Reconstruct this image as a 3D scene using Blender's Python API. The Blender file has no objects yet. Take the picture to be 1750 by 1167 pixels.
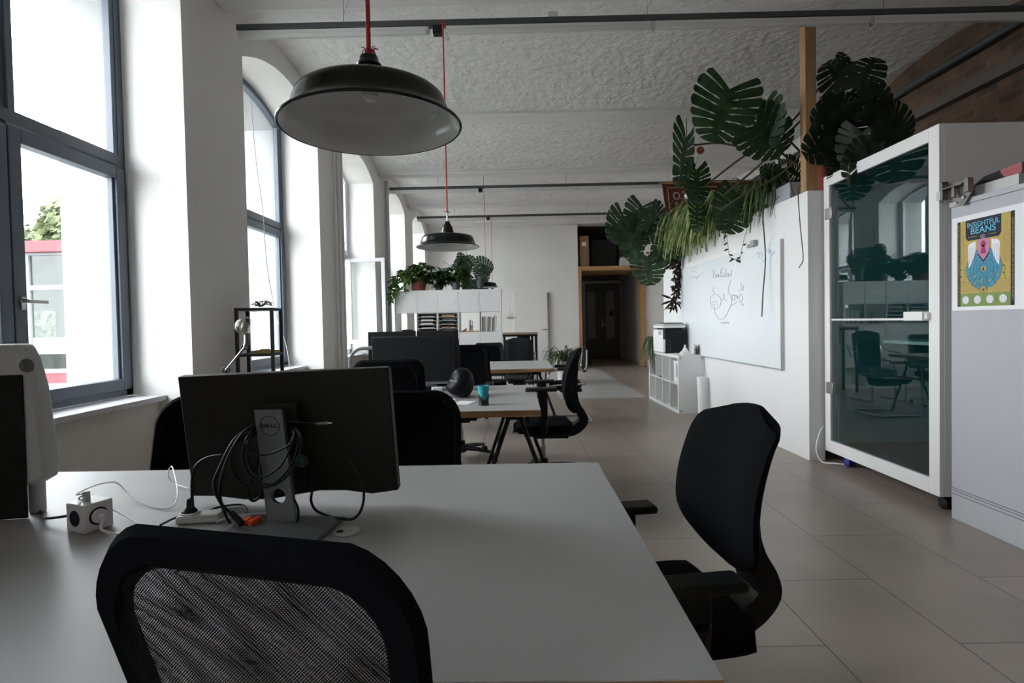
import bpy, math, random
from mathutils import Vector, Matrix
PI = math.pi
sc = bpy.context.scene
col = sc.collection
random.seed(7)

# ------------------------------------------------------------------ camera
EYE = Vector((0, 0, 1.26))
FPX, CXP, CYP = 930.0, 875.0, 571.7
_p, _r, _y = math.radians(1.33), 0.0200, math.atan(7 / 930)
FWD = Vector((-math.sin(_y) * math.cos(_p), math.cos(_y) * math.cos(_p), -math.sin(_p)))
_R0 = FWD.cross(Vector((0, 0, 1))).normalized()
_U0 = _R0.cross(FWD)
RGT = _R0 * math.cos(_r) - _U0 * math.sin(_r)
UPV = _R0 * math.sin(_r) + _U0 * math.cos(_r)
cam_d = bpy.data.cameras.new('camera')
cam_d.sensor_width = 36
cam_d.lens = FPX / 1750 * 36
cam_d.shift_y = (CYP - 583.5) / 1750
cam_d.clip_start = 0.05
cam = bpy.data.objects.new('camera', cam_d)
cam.matrix_world = Matrix(((RGT.x, UPV.x, -FWD.x, EYE.x), (RGT.y, UPV.y, -FWD.y, EYE.y), (RGT.z, UPV.z, -FWD.z, EYE.z), (0, 0, 0, 1)))
col.objects.link(cam)
sc.camera = cam

def ray(px, py): return FWD + RGT * ((px - CXP) / FPX) - UPV * ((py - CYP) / FPX)
def at(px, py, Y):                      # photo measurement -> place in the room at depth Y
    v = ray(px, py); return EYE + v * (Y / v.y)
def atz(px, py, Z):
    v = ray(px, py); return EYE + v * ((Z - EYE.z) / v.z)

# ------------------------------------------------------------------ world, light, exposure
SKY = 10.0
w = bpy.data.worlds.new('sky'); sc.world = w
w.use_nodes = True
bg = w.node_tree.nodes['Background']
bg.inputs[0].default_value = (0.93, 0.97, 1.0, 1)
bg.inputs[1].default_value = SKY
sc.view_settings.view_transform = 'Standard'
sc.view_settings.look = 'None'
sc.view_settings.gamma = 1
sc.view_settings.exposure = 0.70
try:
    sc.cycles.use_denoising = True
    sc.cycles.max_bounces = 10
    sc.cycles.diffuse_bounces = 6
    sc.cycles.glossy_bounces = 4
    sc.cycles.transparent_max_bounces = 24
    sc.cycles.sample_clamp_indirect = 6
    sc.cycles.caustics_reflective = False
    sc.cycles.caustics_refractive = False
except Exception:
    pass

# ------------------------------------------------------------------ materials
def mat(name, color, rough=0.6, metal=0.0, noise=0.0, nscale=20, bump=0.0, bscale=60, spec=0.5, emit=None, alpha=None, sub=None):
    m = bpy.data.materials.new(name); m.use_nodes = True
    nt = m.node_tree; b = nt.nodes['Principled BSDF']
    c = (*color, 1)
    b.inputs['Base Color'].default_value = c
    b.inputs['Roughness'].default_value = rough
    b.inputs['Metallic'].default_value = metal
    b.inputs['Specular IOR Level'].default_value = spec
    tc = nt.nodes.new('ShaderNodeTexCoord')
    if noise:
        n = nt.nodes.new('ShaderNodeTexNoise'); n.inputs['Scale'].default_value = nscale; n.inputs['Detail'].default_value = 4
        nt.links.new(tc.outputs['Object'], n.inputs['Vector'])
        r = nt.nodes.new('ShaderNodeValToRGB')
        r.color_ramp.elements[0].position = 0.3; r.color_ramp.elements[1].position = 0.7
        r.color_ramp.elements[0].color = (*[max(0, v * (1 - noise)) for v in color], 1)
        r.color_ramp.elements[1].color = (*[min(1, v * (1 + noise)) for v in color], 1)
        nt.links.new(n.outputs['Fac'], r.inputs['Fac']); nt.links.new(r.outputs['Color'], b.inputs['Base Color'])
    if bump:
        n2 = nt.nodes.new('ShaderNodeTexNoise'); n2.inputs['Scale'].default_value = bscale; n2.inputs['Detail'].default_value = 5
        nt.links.new(tc.outputs['Object'], n2.inputs['Vector'])
        bp = nt.nodes.new('ShaderNodeBump'); bp.inputs['Strength'].default_value = bump; bp.inputs['Distance'].default_value = 0.045 if bump >= 1 else 0.02
        nt.links.new(n2.outputs['Fac'], bp.inputs['Height']); nt.links.new(bp.outputs['Normal'], b.inputs['Normal'])
    if emit:
        b.inputs['Emission Color'].default_value = (*emit[0], 1); b.inputs['Emission Strength'].default_value = emit[1]
    return m

M = {}
M['wall'] = mat('white plaster', (0.74, 0.725, 0.705), 0.85, noise=0.03, nscale=1.5, bump=0.08, bscale=25)
M['ceiling'] = mat('rough lime plaster', (0.76, 0.745, 0.73), 0.9, noise=0.05, nscale=4, bump=1.0, bscale=11)
M['rib'] = mat('smooth ceiling plaster', (0.70, 0.69, 0.68), 0.9, bump=0.1, bscale=12)
M['partition'] = mat('white partition paint', (0.76, 0.75, 0.74), 0.6, noise=0.01, nscale=2)
M['sill'] = mat('painted sill', (0.55, 0.56, 0.58), 0.5, noise=0.08, nscale=9)
M['frame_blue'] = mat('blue grey window paint', (0.085, 0.105, 0.13), 0.45, noise=0.06, nscale=5)
M['frame_white'] = mat('white window paint', (0.6, 0.62, 0.64), 0.4)
M['black'] = mat('black plastic', (0.005, 0.005, 0.0055), 0.5, spec=0.3)
M['black_gloss'] = mat('glossy black enamel', (0.004, 0.004, 0.0045), 0.2, spec=0.4)
M['helmet_black'] = mat('satin black shell', (0.003, 0.0035, 0.005), 0.4, spec=0.2)
M['fabric'] = mat('black chair fabric', (0.0045, 0.0045, 0.0055), 0.95, spec=0.08, noise=0.3, nscale=300, bump=0.2, bscale=500)
M['fabric_grey'] = mat('charcoal fabric', (0.02, 0.021, 0.023), 0.95, spec=0.15, noise=0.2, nscale=200)
M['screen'] = mat('dark screen', (0.006, 0.006, 0.007), 0.45, spec=0.25)
M['monitor_back'] = mat('dark monitor shell', (0.010, 0.0095, 0.009), 0.5, spec=0.3)
M['stand_grey'] = mat('graphite stand', (0.14, 0.14, 0.145), 0.45, metal=0.2)
M['grey_frame'] = mat('light grey plastic', (0.35, 0.36, 0.38), 0.5)
M['white_plastic'] = mat('white plastic', (0.78, 0.78, 0.78), 0.3)
M['old_white'] = mat('off white plastic', (0.5, 0.5, 0.48), 0.5)
M['white_board'] = mat('glass whiteboard', (0.78, 0.81, 0.83), 0.12)
M['ink'] = mat('grey marker ink', (0.28, 0.29, 0.31), 0.6)
M['ink_blue'] = mat('pale blue marker ink', (0.42, 0.52, 0.72), 0.6)
M['chrome'] = mat('chrome', (0.7, 0.7, 0.72), 0.15, metal=1)
M['nickel'] = mat('dull nickel', (0.20, 0.19, 0.18), 0.3, metal=0.9)
M['steel'] = mat('brushed steel', (0.45, 0.44, 0.43), 0.35, metal=0.9)
M['rail_dark'] = mat('dark grey rail paint', (0.05, 0.055, 0.058), 0.5)
M['rail_white'] = mat('lamp trunking', (0.58, 0.57, 0.55), 0.45)
M['enamel'] = mat('white enamel', (0.62, 0.63, 0.61), 0.22)
M['red_cord'] = mat('red textile cord', (0.45, 0.03, 0.04), 0.8)
M['teal'] = mat('teal ceramic', (0.03, 0.33, 0.40), 0.35)
M['rubber'] = mat('black rubber', (0.009, 0.009, 0.010), 0.5, spec=0.3)
M['orange'] = mat('orange plastic', (0.95, 0.13, 0.03), 0.4)
M['paper'] = mat('white paper', (0.78, 0.77, 0.79), 0.8)
M['cardboard'] = mat('cardboard', (0.30, 0.17, 0.09), 0.85, noise=0.1, nscale=8)
M['terracotta'] = mat('terracotta', (0.26, 0.065, 0.035), 0.8, noise=0.15, nscale=10)
M['red_pot'] = mat('red glazed pot', (0.22, 0.045, 0.03), 0.5, noise=0.4, nscale=22)
M['dark_pot'] = mat('grey pot', (0.10, 0.105, 0.11), 0.6)
M['soil'] = mat('soil', (0.03, 0.02, 0.015), 0.95)
M['stem'] = mat('brown green stem', (0.06, 0.055, 0.03), 0.7)
M['bracket_paint'] = mat('grey painted cupboard', (0.42, 0.42, 0.44), 0.5, noise=0.02, nscale=3)
M['booth_white'] = mat('white booth lacquer', (0.74, 0.72, 0.71), 0.45)
M['booth_in'] = mat('teal felt lining', (0.10, 0.27, 0.28), 0.95)
M['booth_dark'] = mat('dark booth carpet', (0.02, 0.02, 0.02), 0.95)
M['kallax'] = mat('white shelf foil', (0.72, 0.73, 0.72), 0.4)
M['blue_caster'] = mat('blue caster', (0.03, 0.035, 0.20), 0.4)
M['pink'] = mat('dusty pink', (0.36, 0.10, 0.11), 0.8)
M['door_grey'] = mat('old grey brown door', (0.13, 0.11, 0.095), 0.6, noise=0.1, nscale=3)
M['door_panel'] = mat('pale door glazing', (0.30, 0.28, 0.25), 0.5)
M['dark_room'] = mat('dark brown corridor', (0.10, 0.085, 0.075), 0.9)  # even dark brown for the corridor shell and the side wall ledge
M['ext_red'] = mat('red facade paint', (0.15, 0.022, 0.028), 0.7)
M['ext_dark'] = mat('dim hall interior', (0.030, 0.034, 0.033), 0.9, noise=0.4, nscale=1.2)  # near-black colour paints in the dimness behind the facade glass
M['ext_white'] = mat('white facade', (0.17, 0.18, 0.18), 0.7)
M['ext_reveal'] = mat('daylight toned outer reveal', (0.30, 0.305, 0.31), 0.85)  # same plaster as inside, colour darkened to hold back the sky's glare
M['ext_cream'] = mat('cream blind', (0.15, 0.15, 0.12), 0.8)
M['ground'] = mat('yard paving', (0.22, 0.22, 0.21), 0.9, noise=0.1, nscale=1)
M['ext_tree'] = mat('mottled green foliage', (0.085, 0.105, 0.045), 0.7, noise=0.5, nscale=1.5)  # one green tone with random mottling
M['bark'] = mat('bark', (0.12, 0.09, 0.07), 0.9)
M['book_a'] = mat('grey magazine', (0.32, 0.31, 0.30), 0.7, noise=0.1)
M['book_b'] = mat('dark grey magazine', (0.10, 0.10, 0.10), 0.7)
M['book_c'] = mat('brown folder', (0.30, 0.20, 0.13), 0.7)
M['book_d'] = mat('pale magazine', (0.55, 0.53, 0.50), 0.7)
M['mustard'] = mat('mustard', (0.42, 0.30, 0.06), 0.7)
M['p_yellow'] = mat('poster yellow', (0.50, 0.36, 0.10), 0.8)
M['p_navy'] = mat('poster navy', (0.012, 0.014, 0.028), 0.7)
M['p_blue'] = mat('poster blue', (0.08, 0.27, 0.40), 0.8)
M['p_cyan'] = mat('poster cyan', (0.14, 0.48, 0.66), 0.8)
M['p_pink'] = mat('poster pink', (0.55, 0.22, 0.36), 0.8)
M['p_mauve'] = mat('poster mauve', (0.30, 0.05, 0.13), 0.8)
M['p_green'] = mat('poster green', (0.22, 0.29, 0.09), 0.8)
M['p_leaf'] = mat('poster leaf green', (0.07, 0.22, 0.08), 0.8)
M['green_sticker'] = mat('green sticker', (0.03, 0.11, 0.045), 0.5)
M['pale_green'] = mat('pale green print', (0.35, 0.5, 0.36), 0.5)

def leafmat(name, c1, c2, rough=0.5, scale=12):
    m = mat(name, c1, rough, noise=0.0, spec=0.25)
    nt = m.node_tree; b = nt.nodes['Principled BSDF']
    tc = nt.nodes.new('ShaderNodeTexCoord'); n = nt.nodes.new('ShaderNodeTexNoise'); n.inputs['Scale'].default_value = scale
    r = nt.nodes.new('ShaderNodeValToRGB'); r.color_ramp.elements[0].position = 0.35; r.color_ramp.elements[1].position = 0.7
    r.color_ramp.elements[0].color = (*c1, 1); r.color_ramp.elements[1].color = (*c2, 1)
    nt.links.new(tc.outputs['Object'], n.inputs['Vector']); nt.links.new(n.outputs['Fac'], r.inputs['Fac'])
    nt.links.new(r.outputs['Color'], b.inputs['Base Color'])
    tr = nt.nodes.new('ShaderNodeBsdfTranslucent'); nt.links.new(r.outputs['Color'], tr.inputs['Color'])
    mx = nt.nodes.new('ShaderNodeMixShader'); mx.inputs[0].default_value = 0.22
    out = nt.nodes['Material Output']
    nt.links.new(b.outputs[0], mx.inputs[1]); nt.links.new(tr.outputs[0], mx.inputs[2]); nt.links.new(mx.outputs[0], out.inputs['Surface'])
    return m
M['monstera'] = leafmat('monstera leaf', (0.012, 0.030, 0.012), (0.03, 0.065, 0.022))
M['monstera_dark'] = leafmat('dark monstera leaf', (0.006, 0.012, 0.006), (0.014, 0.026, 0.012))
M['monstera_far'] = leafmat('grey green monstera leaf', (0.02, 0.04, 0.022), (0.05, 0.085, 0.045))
M['spider'] = leafmat('striped grass leaf', (0.08, 0.13, 0.03), (0.42, 0.46, 0.22), 0.5, 9)
M['spider_dark'] = leafmat('dark grass leaf', (0.03, 0.06, 0.02), (0.12, 0.17, 0.07), 0.5, 9)
M['bush'] = leafmat('umbrella plant leaf', (0.03, 0.07, 0.015), (0.10, 0.20, 0.035), 0.4, 6)
M['bush_dark'] = leafmat('dark leafy plant', (0.015, 0.035, 0.012), (0.05, 0.09, 0.03), 0.4, 6)
M['purple_vine'] = leafmat('purple vine leaf', (0.018, 0.012, 0.012), (0.04, 0.03, 0.025), 0.5, 6)

def glass_mat(name, tint, refl=0.06, rough=0.0):
    m = bpy.data.materials.new(name); m.use_nodes = True
    nt = m.node_tree; nt.nodes.clear()
    out = nt.nodes.new('ShaderNodeOutputMaterial'); t = nt.nodes.new('ShaderNodeBsdfTransparent'); t.inputs[0].default_value = (*tint, 1)
    g = nt.nodes.new('ShaderNodeBsdfGlossy'); g.inputs['Roughness'].default_value = rough; g.inputs['Color'].default_value = (1, 1, 1, 1)
    lw = nt.nodes.new('ShaderNodeLayerWeight'); lw.inputs['Blend'].default_value = 0.5
    pw = nt.nodes.new('ShaderNodeMath'); pw.operation = 'POWER'; pw.inputs[1].default_value = 3.5
    f = nt.nodes.new('ShaderNodeMath'); f.operation = 'MULTIPLY_ADD'; f.inputs[1].default_value = 0.75; f.inputs[2].default_value = refl
    nt.links.new(lw.outputs['Facing'], pw.inputs[0]); nt.links.new(pw.outputs[0], f.inputs[0])
    mx = nt.nodes.new('ShaderNodeMixShader')
    nt.links.new(f.outputs[0], mx.inputs[0]); nt.links.new(t.outputs[0], mx.inputs[1]); nt.links.new(g.outputs[0], mx.inputs[2])
    nt.links.new(mx.outputs[0], out.inputs[0])
    return m
M['glass'] = glass_mat('window glass', (0.97, 0.98, 0.98), 0.015)
M['booth_glass'] = glass_mat('tinted booth glass', (0.66, 0.78, 0.78), 0.07)
M['ext_glass'] = glass_mat('facade glass', (0.62, 0.68, 0.65), 0.03)
M['clear'] = glass_mat('clear bulb glass', (0.84, 0.84, 0.80), 0.05)

def wood(name, c1, c2, axis='X', scale=14, rough=0.6):
    m = mat(name, c1, rough); nt = m.node_tree; b = nt.nodes['Principled BSDF']
    tc = nt.nodes.new('ShaderNodeTexCoord'); mp = nt.nodes.new('ShaderNodeMapping')
    s = {'X': (0.6, 8, 8), 'Y': (8, 0.6, 8), 'Z': (8, 8, 0.6)}[axis]
    mp.inputs['Scale'].default_value = s
    n = nt.nodes.new('ShaderNodeTexNoise'); n.inputs['Scale'].default_value = scale; n.inputs['Detail'].default_value = 3
    r = nt.nodes.new('ShaderNodeValToRGB'); r.color_ramp.elements[0].position = 0.3; r.color_ramp.elements[1].position = 0.7
    r.color_ramp.elements[0].color = (*c1, 1); r.color_ramp.elements[1].color = (*c2, 1)
    nt.links.new(tc.outputs['Object'], mp.inputs[0]); nt.links.new(mp.outputs[0], n.inputs['Vector'])
    nt.links.new(n.outputs['Fac'], r.inputs['Fac']); nt.links.new(r.outputs['Color'], b.inputs['Base Color'])
    return m
M['ply'] = wood('oiled plywood edge', (0.13, 0.06, 0.022), (0.40, 0.22, 0.10), 'X', 5)
M['ply_y'] = wood('oiled plywood side edge', (0.13, 0.06, 0.022), (0.40, 0.22, 0.10), 'Y', 5)
M['pine'] = wood('pine beam', (0.30, 0.16, 0.07), (0.42, 0.25, 0.12), 'Z', 3)
M['pine_h'] = wood('pine plank', (0.36, 0.18, 0.07), (0.50, 0.28, 0.12), 'X', 3)
M['laminate'] = mat('grey laminate', (0.36, 0.355, 0.35), 0.42, noise=0.03, nscale=3)

def floor_mat():
    m = mat('stone floor tiles', (0.2, 0.18, 0.17), 0.3); nt = m.node_tree; b = nt.nodes['Principled BSDF']
    tc = nt.nodes.new('ShaderNodeTexCoord'); sp = nt.nodes.new('ShaderNodeSeparateXYZ'); cb = nt.nodes.new('ShaderNodeCombineXYZ')
    nt.links.new(tc.outputs['Object'], sp.inputs[0])
    a = nt.nodes.new('ShaderNodeMath'); a.operation = 'ADD'; a.inputs[1].default_value = 1.04 * 10 - 3.62
    c = nt.nodes.new('ShaderNodeMath'); c.operation = 'ADD'; c.inputs[1].default_value = 0.51 * 20 - 0.14 - 0.51
    nt.links.new(sp.outputs['Y'], a.inputs[0]); nt.links.new(sp.outputs['X'], c.inputs[0])
    nt.links.new(a.outputs[0], cb.inputs['X']); nt.links.new(c.outputs[0], cb.inputs['Y'])
    br = nt.nodes.new('ShaderNodeTexBrick')
    br.inputs['Scale'].default_value = 1; br.inputs['Brick Width'].default_value = 1.04; br.inputs['Row Height'].default_value = 0.51
    br.inputs['Mortar Size'].default_value = 0.0032; br.inputs['Mortar Smooth'].default_value = 0.3; br.inputs['Bias'].default_value = 0
    br.offset = 0.5; br.offset_frequency = 2
    br.inputs['Color1'].default_value = (0.30, 0.252, 0.218, 1); br.inputs['Color2'].default_value = (0.265, 0.222, 0.192, 1)
    br.inputs['Mortar'].default_value = (0.07, 0.06, 0.055, 1)
    nt.links.new(cb.outputs[0], br.inputs['Vector'])
    n = nt.nodes.new('ShaderNodeTexNoise'); n.inputs['Scale'].default_value = 2.2; n.inputs['Detail'].default_value = 6
    nt.links.new(tc.outputs['Object'], n.inputs['Vector'])
    mx = nt.nodes.new('ShaderNodeMixRGB'); mx.blend_type = 'OVERLAY'; mx.inputs[0].default_value = 0.35
    nt.links.new(br.outputs['Color'], mx.inputs[1]); nt.links.new(n.outputs['Fac'], mx.inputs[2]); nt.links.new(mx.outputs[0], b.inputs['Base Color'])
    mr = nt.nodes.new('ShaderNodeMapRange'); mr.inputs['To Min'].default_value = 0.22; mr.inputs['To Max'].default_value = 0.42
    nt.links.new(n.outputs['Fac'], mr.inputs['Value']); nt.links.new(mr.outputs[0], b.inputs['Roughness'])
    return m
M['floor'] = floor_mat()
M['screed'] = mat('grey screed inlay', (0.40, 0.395, 0.385), 0.35, noise=0.1, nscale=2)

def brick_mat():
    m = mat('old brickwork', (0.2, 0.1, 0.05), 0.9); nt = m.node_tree; b = nt.nodes['Principled BSDF']
    tc = nt.nodes.new('ShaderNodeTexCoord'); sp = nt.nodes.new('ShaderNodeSeparateXYZ'); cb = nt.nodes.new('ShaderNodeCombineXYZ')
    nt.links.new(tc.outputs['Object'], sp.inputs[0]); nt.links.new(sp.outputs['Y'], cb.inputs['X']); nt.links.new(sp.outputs['Z'], cb.inputs['Y'])
    br = nt.nodes.new('ShaderNodeTexBrick'); br.inputs['Scale'].default_value = 1
    br.inputs['Brick Width'].default_value = 0.25; br.inputs['Row Height'].default_value = 0.08; br.inputs['Mortar Size'].default_value = 0.008
    br.inputs['Color1'].default_value = (0.13, 0.072, 0.042, 1); br.inputs['Color2'].default_value = (0.07, 0.038, 0.024, 1); br.inputs['Mortar'].default_value = (0.10, 0.078, 0.06, 1)
    nt.links.new(cb.outputs[0], br.inputs['Vector'])
    n = nt.nodes.new('ShaderNodeTexNoise'); n.inputs['Scale'].default_value = 3; n.inputs['Detail'].default_value = 6
    nt.links.new(tc.outputs['Object'], n.inputs['Vector'])
    mx = nt.nodes.new('ShaderNodeMixRGB'); mx.blend_type = 'OVERLAY'; mx.inputs[0].default_value = 0.7
    nt.links.new(br.outputs['Color'], mx.inputs[1]); nt.links.new(n.outputs['Fac'], mx.inputs[2]); nt.links.new(mx.outputs[0], b.inputs['Base Color'])
    bp = nt.nodes.new('ShaderNodeBump'); bp.inputs['Strength'].default_value = 0.8; bp.inputs['Distance'].default_value = 0.02
    nt.links.new(n.outputs['Fac'], bp.inputs['Height']); nt.links.new(bp.outputs[0], b.inputs['Normal'])
    return m
M['brick'] = brick_mat()

def net_mat(name, color, pitch):        # woven chair net: opaque threads with real holes between them
    m = bpy.data.materials.new(name); m.use_nodes = True; nt = m.node_tree
    b = nt.nodes['Principled BSDF']; b.inputs['Base Color'].default_value = (*color, 1); b.inputs['Roughness'].default_value = 0.9
    b.inputs['Specular IOR Level'].default_value = 0.2
    tc = nt.nodes.new('ShaderNodeTexCoord'); sp = nt.nodes.new('ShaderNodeSeparateXYZ'); nt.links.new(tc.outputs['Object'], sp.inputs[0])
    def wave(sock, off):
        a = nt.nodes.new('ShaderNodeMath'); a.operation = 'MULTIPLY'; a.inputs[1].default_value = 2 * PI / pitch
        s = nt.nodes.new('ShaderNodeMath'); s.operation = 'SINE'
        nt.links.new(sock, a.inputs[0]); nt.links.new(a.outputs[0], s.inputs[0]); return s
    u, v = wave(sp.outputs['X'], 0), wave(sp.outputs['Z'], 0)
    ml = nt.nodes.new('ShaderNodeMath'); ml.operation = 'MULTIPLY'
    nt.links.new(u.outputs[0], ml.inputs[0]); nt.links.new(v.outputs[0], ml.inputs[1])
    lt = nt.nodes.new('ShaderNodeMath'); lt.operation = 'LESS_THAN'; lt.inputs[1].default_value = 0.03
    nt.links.new(ml.outputs[0], lt.inputs[0]); nt.links.new(lt.outputs[0], b.inputs['Alpha'])
    return m
M['net'] = net_mat('black chair net', (0.006, 0.006, 0.0065), 0.0042)
M['net_far'] = net_mat('dark grey chair net', (0.03, 0.03, 0.032), 0.008)

# ------------------------------------------------------------------ mesh helpers
class MB:
    def __init__(s): s.v = []; s.f = []; s.mi = []; s.cur = 0
    def add(s, vs, fs):
        o = len(s.v); s.v += [tuple(v) for v in vs]; s.f += [tuple(i + o for i in f) for f in fs]; s.mi += [s.cur] * len(fs)
    def box(s, a, b, mtx=None):
        x0, y0, z0 = a; x1, y1, z1 = b
        vs = [Vector(p) for p in ((x0, y0, z0), (x1, y0, z0), (x1, y1, z0), (x0, y1, z0), (x0, y0, z1), (x1, y0, z1), (x1, y1, z1), (x0, y1, z1))]
        if mtx is not None: vs = [mtx @ v for v in vs]
        s.add(vs, [(0, 3, 2, 1), (4, 5, 6, 7), (0, 1, 5, 4), (1, 2, 6, 5), (2, 3, 7, 6), (3, 0, 4, 7)])
    def cbox(s, c, size, rz=0, mtx=None):
        h = [q / 2 for q in size]
        m = Matrix.Translation(Vector(c)) @ (mtx if mtx is not None else Matrix.Rotation(rz, 4, 'Z'))
        s.box((-h[0], -h[1], -h[2]), h, m)
    def tube(s, pts, r, n=8, caps=True, closed=False):
        pts = [Vector(p) for p in pts]; N = len(pts)
        rr = r if isinstance(r, (list, tuple)) else [r] * N
        vs = []; prev = None
        for i, p in enumerate(pts):
            if closed: d = pts[(i + 1) % N] - pts[i - 1]
            else: d = pts[min(i + 1, N - 1)] - pts[max(i - 1, 0)]
            if d.length < 1e-9: d = Vector((0, 0, 1))
            d.normalize()
            if prev is None:
                a = Vector((0, 0, 1)) if abs(d.z) < 0.9 else Vector((1, 0, 0)); u = d.cross(a).normalized()
            else:
                u = (prev - d * prev.dot(d))
                u = u.normalized() if u.length > 1e-6 else d.orthogonal().normalized()
            prev = u; w_ = d.cross(u)
            for k in range(n):
                a = 2 * PI * k / n; vs.append(p + (u * math.cos(a) + w_ * math.sin(a)) * rr[i])
        fs = []
        for i in range(N if closed else N - 1):
            j = (i + 1) % N
            for k in range(n):
                l = (k + 1) % n; fs.append((i * n + k, i * n + l, j * n + l, j * n + k))
        if caps and not closed: fs.append(tuple(range(n))[::-1]); fs.append(tuple((N - 1) * n + k for k in range(n)))
        s.add(vs, fs)
    def lathe(s, prof, c=(0, 0, 0), n=32, mtx=None):
        vs = []; c = Vector(c)
        for r, z in prof:
            for k in range(n):
                a = 2 * PI * k / n; p = Vector((r * math.cos(a), r * math.sin(a), z))
                vs.append((mtx @ p if mtx is not None else p) + c)
        fs = []
        for i in range(len(prof) - 1):
            for k in range(n):
                l = (k + 1) % n; fs.append((i * n + k, i * n + l, (i + 1) * n + l, (i + 1) * n + k))
        s.add(vs, fs)
    def cyl(s, a, b, r, n=16, r2=None): s.tube([a, b], [r, r if r2 is None else r2], n)
    def sphere(s, c, r, n=16, sc_=(1, 1, 1)):
        c = Vector(c)
        prof = [(max(1e-4, math.sin(PI * i / n)) , -math.cos(PI * i / n)) for i in range(n + 1)]
        vs = []; fs = []
        for q, z in prof:
            for k in range(n):
                a = 2 * PI * k / n; vs.append(c + Vector((q * math.cos(a) * r * sc_[0], q * math.sin(a) * r * sc_[1], z * r * sc_[2])))
        for i in range(n):
            for k in range(n):
                l = (k + 1) % n; fs.append((i * n + k, i * n + l, (i + 1) * n + l, (i + 1) * n + k))
        s.add(vs, fs)
    def prism(s, poly, fn, d0, d1):      # poly of 2D points; fn(u,v,d) -> world
        n = len(poly); vs = [fn(u, v, d0) for u, v in poly] + [fn(u, v, d1) for u, v in poly]
        fs = [tuple(range(n))[::-1], tuple(range(n, 2 * n))] + [(i, (i + 1) % n, n + (i + 1) % n, n + i) for i in range(n)]
        s.add(vs, fs)
    def grid(s, fn, nu, nv):
        vs = [fn(i / nu, j / nv) for j in range(nv + 1) for i in range(nu + 1)]
        s.add(vs, [(j * (nu + 1) + i, j * (nu + 1) + i + 1, (j + 1) * (nu + 1) + i + 1, (j + 1) * (nu + 1) + i) for j in range(nv) for i in range(nu)])
    def build(s, name, m, parent=None, bevel=0, smooth=True, loc=None):
        me = bpy.data.meshes.new(name); me.from_pydata(s.v, [], s.f)
        for q in (m if isinstance(m, (list, tuple)) else [m]): me.materials.append(M[q] if isinstance(q, str) else q)
        if any(s.mi): me.polygons.foreach_set('material_index', s.mi)
        me.validate(); me.update()
        if smooth:
            me.polygons.foreach_set('use_smooth', [True] * len(me.polygons)); me.set_sharp_from_angle(angle=math.radians(38))
        o = bpy.data.objects.new(name, me); col.objects.link(o)
        if parent is not None: o.parent = parent
        if loc is not None: o.location = loc
        if bevel:
            b = o.modifiers.new('bevel', 'BEVEL'); b.width = bevel; b.segments = 2; b.limit_method = 'ANGLE'; b.angle_limit = 0.9
        return o

def tag(o, label=None, cat=None, group=None, kind=None):
    if label: o['label'] = label
    if cat: o['category'] = cat
    if group: o['group'] = group
    if kind: o['kind'] = kind
    return o
def empty(name, loc=(0, 0, 0), rz=0, **k):
    o = bpy.data.objects.new(name, None); o.empty_display_size = 0.1; col.objects.link(o); o.location = loc; o.rotation_euler = (0, 0, rz)
    return tag(o, **k)
def struct(o): o['kind'] = 'structure'; return o
KIDS = {}
def copy_tree(o, parent=None):
    c = o.copy(); col.objects.link(c)
    if parent is not None: c.parent = parent
    for ch in [x for x in bpy.data.objects if x.parent == o]: copy_tree(ch, c)
    return c
def spline(pts, n=8):                    # Catmull-Rom through 3D points
    P = [Vector(p) for p in pts]
    if len(P) < 3: return P
    P = [P[0] * 2 - P[1]] + P + [P[-1] * 2 - P[-2]]; out = []
    for i in range(1, len(P) - 2):
        for k in range(n):
            t = k / n; a, b, c, d = P[i - 1:i + 3]
            out.append(0.5 * ((2 * b) + (c - a) * t + (2 * a - 5 * b + 4 * c - d) * t * t + (3 * b - a - 3 * c + d) * t ** 3))
    out.append(P[-2]); return out
def text(name, s, size, m, mtx, parent, depth=0.0004, sx=1.0, bold=0.0):
    cu = bpy.data.curves.new(name, 'FONT'); cu.body = s; cu.size = size; cu.align_x = 'CENTER'; cu.align_y = 'CENTER'; cu.extrude = depth; cu.offset = bold
    t = bpy.data.objects.new(name, cu); col.objects.link(t)
    bpy.context.view_layer.update()
    me = bpy.data.meshes.new_from_object(t.evaluated_get(bpy.context.evaluated_depsgraph_get()))
    bpy.data.objects.remove(t); bpy.data.curves.remove(cu)
    me.transform(mtx @ Matrix.Diagonal((sx, 1, 1, 1))); me.materials.clear(); me.materials.append(M[m])
    me.name = name
    o = bpy.data.objects.new(name, me); col.objects.link(o); o.parent = parent
    return o

# ================================================================== THE ROOM
XL, XW, XO = -2.30, -2.73, -3.20        # inner wall face, window plane, outer face
XR = 4.40                               # far side wall
YB, YF = 14.5, -3.4                     # back wall, wall behind the camera
OPEN = [(-3.0, -1.2), (2.02, 3.84), (4.70, 6.46), (7.38, 8.98), (9.95, 11.5), (12.35, 14.0)]
ZS = 0.80; SPR = 3.58; RISE = 0.22; ZT = 4.35
def arch(a, b, y):
    c, h = (a + b) / 2, (b - a) / 2
    return SPR + RISE * max(0, 1 - ((y - c) / h) ** 2)

# floor
m = MB(); m.box((XO, YF, -0.12), (XR + 0.2, 18.2, 0)); struct(m.build('floor', 'floor', smooth=False))
m = MB(); m.box((0.70, 8.78, 0.0), (2.08, 14.1, 0.004)); struct(m.build('trim_1', 'screed', smooth=False))

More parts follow.
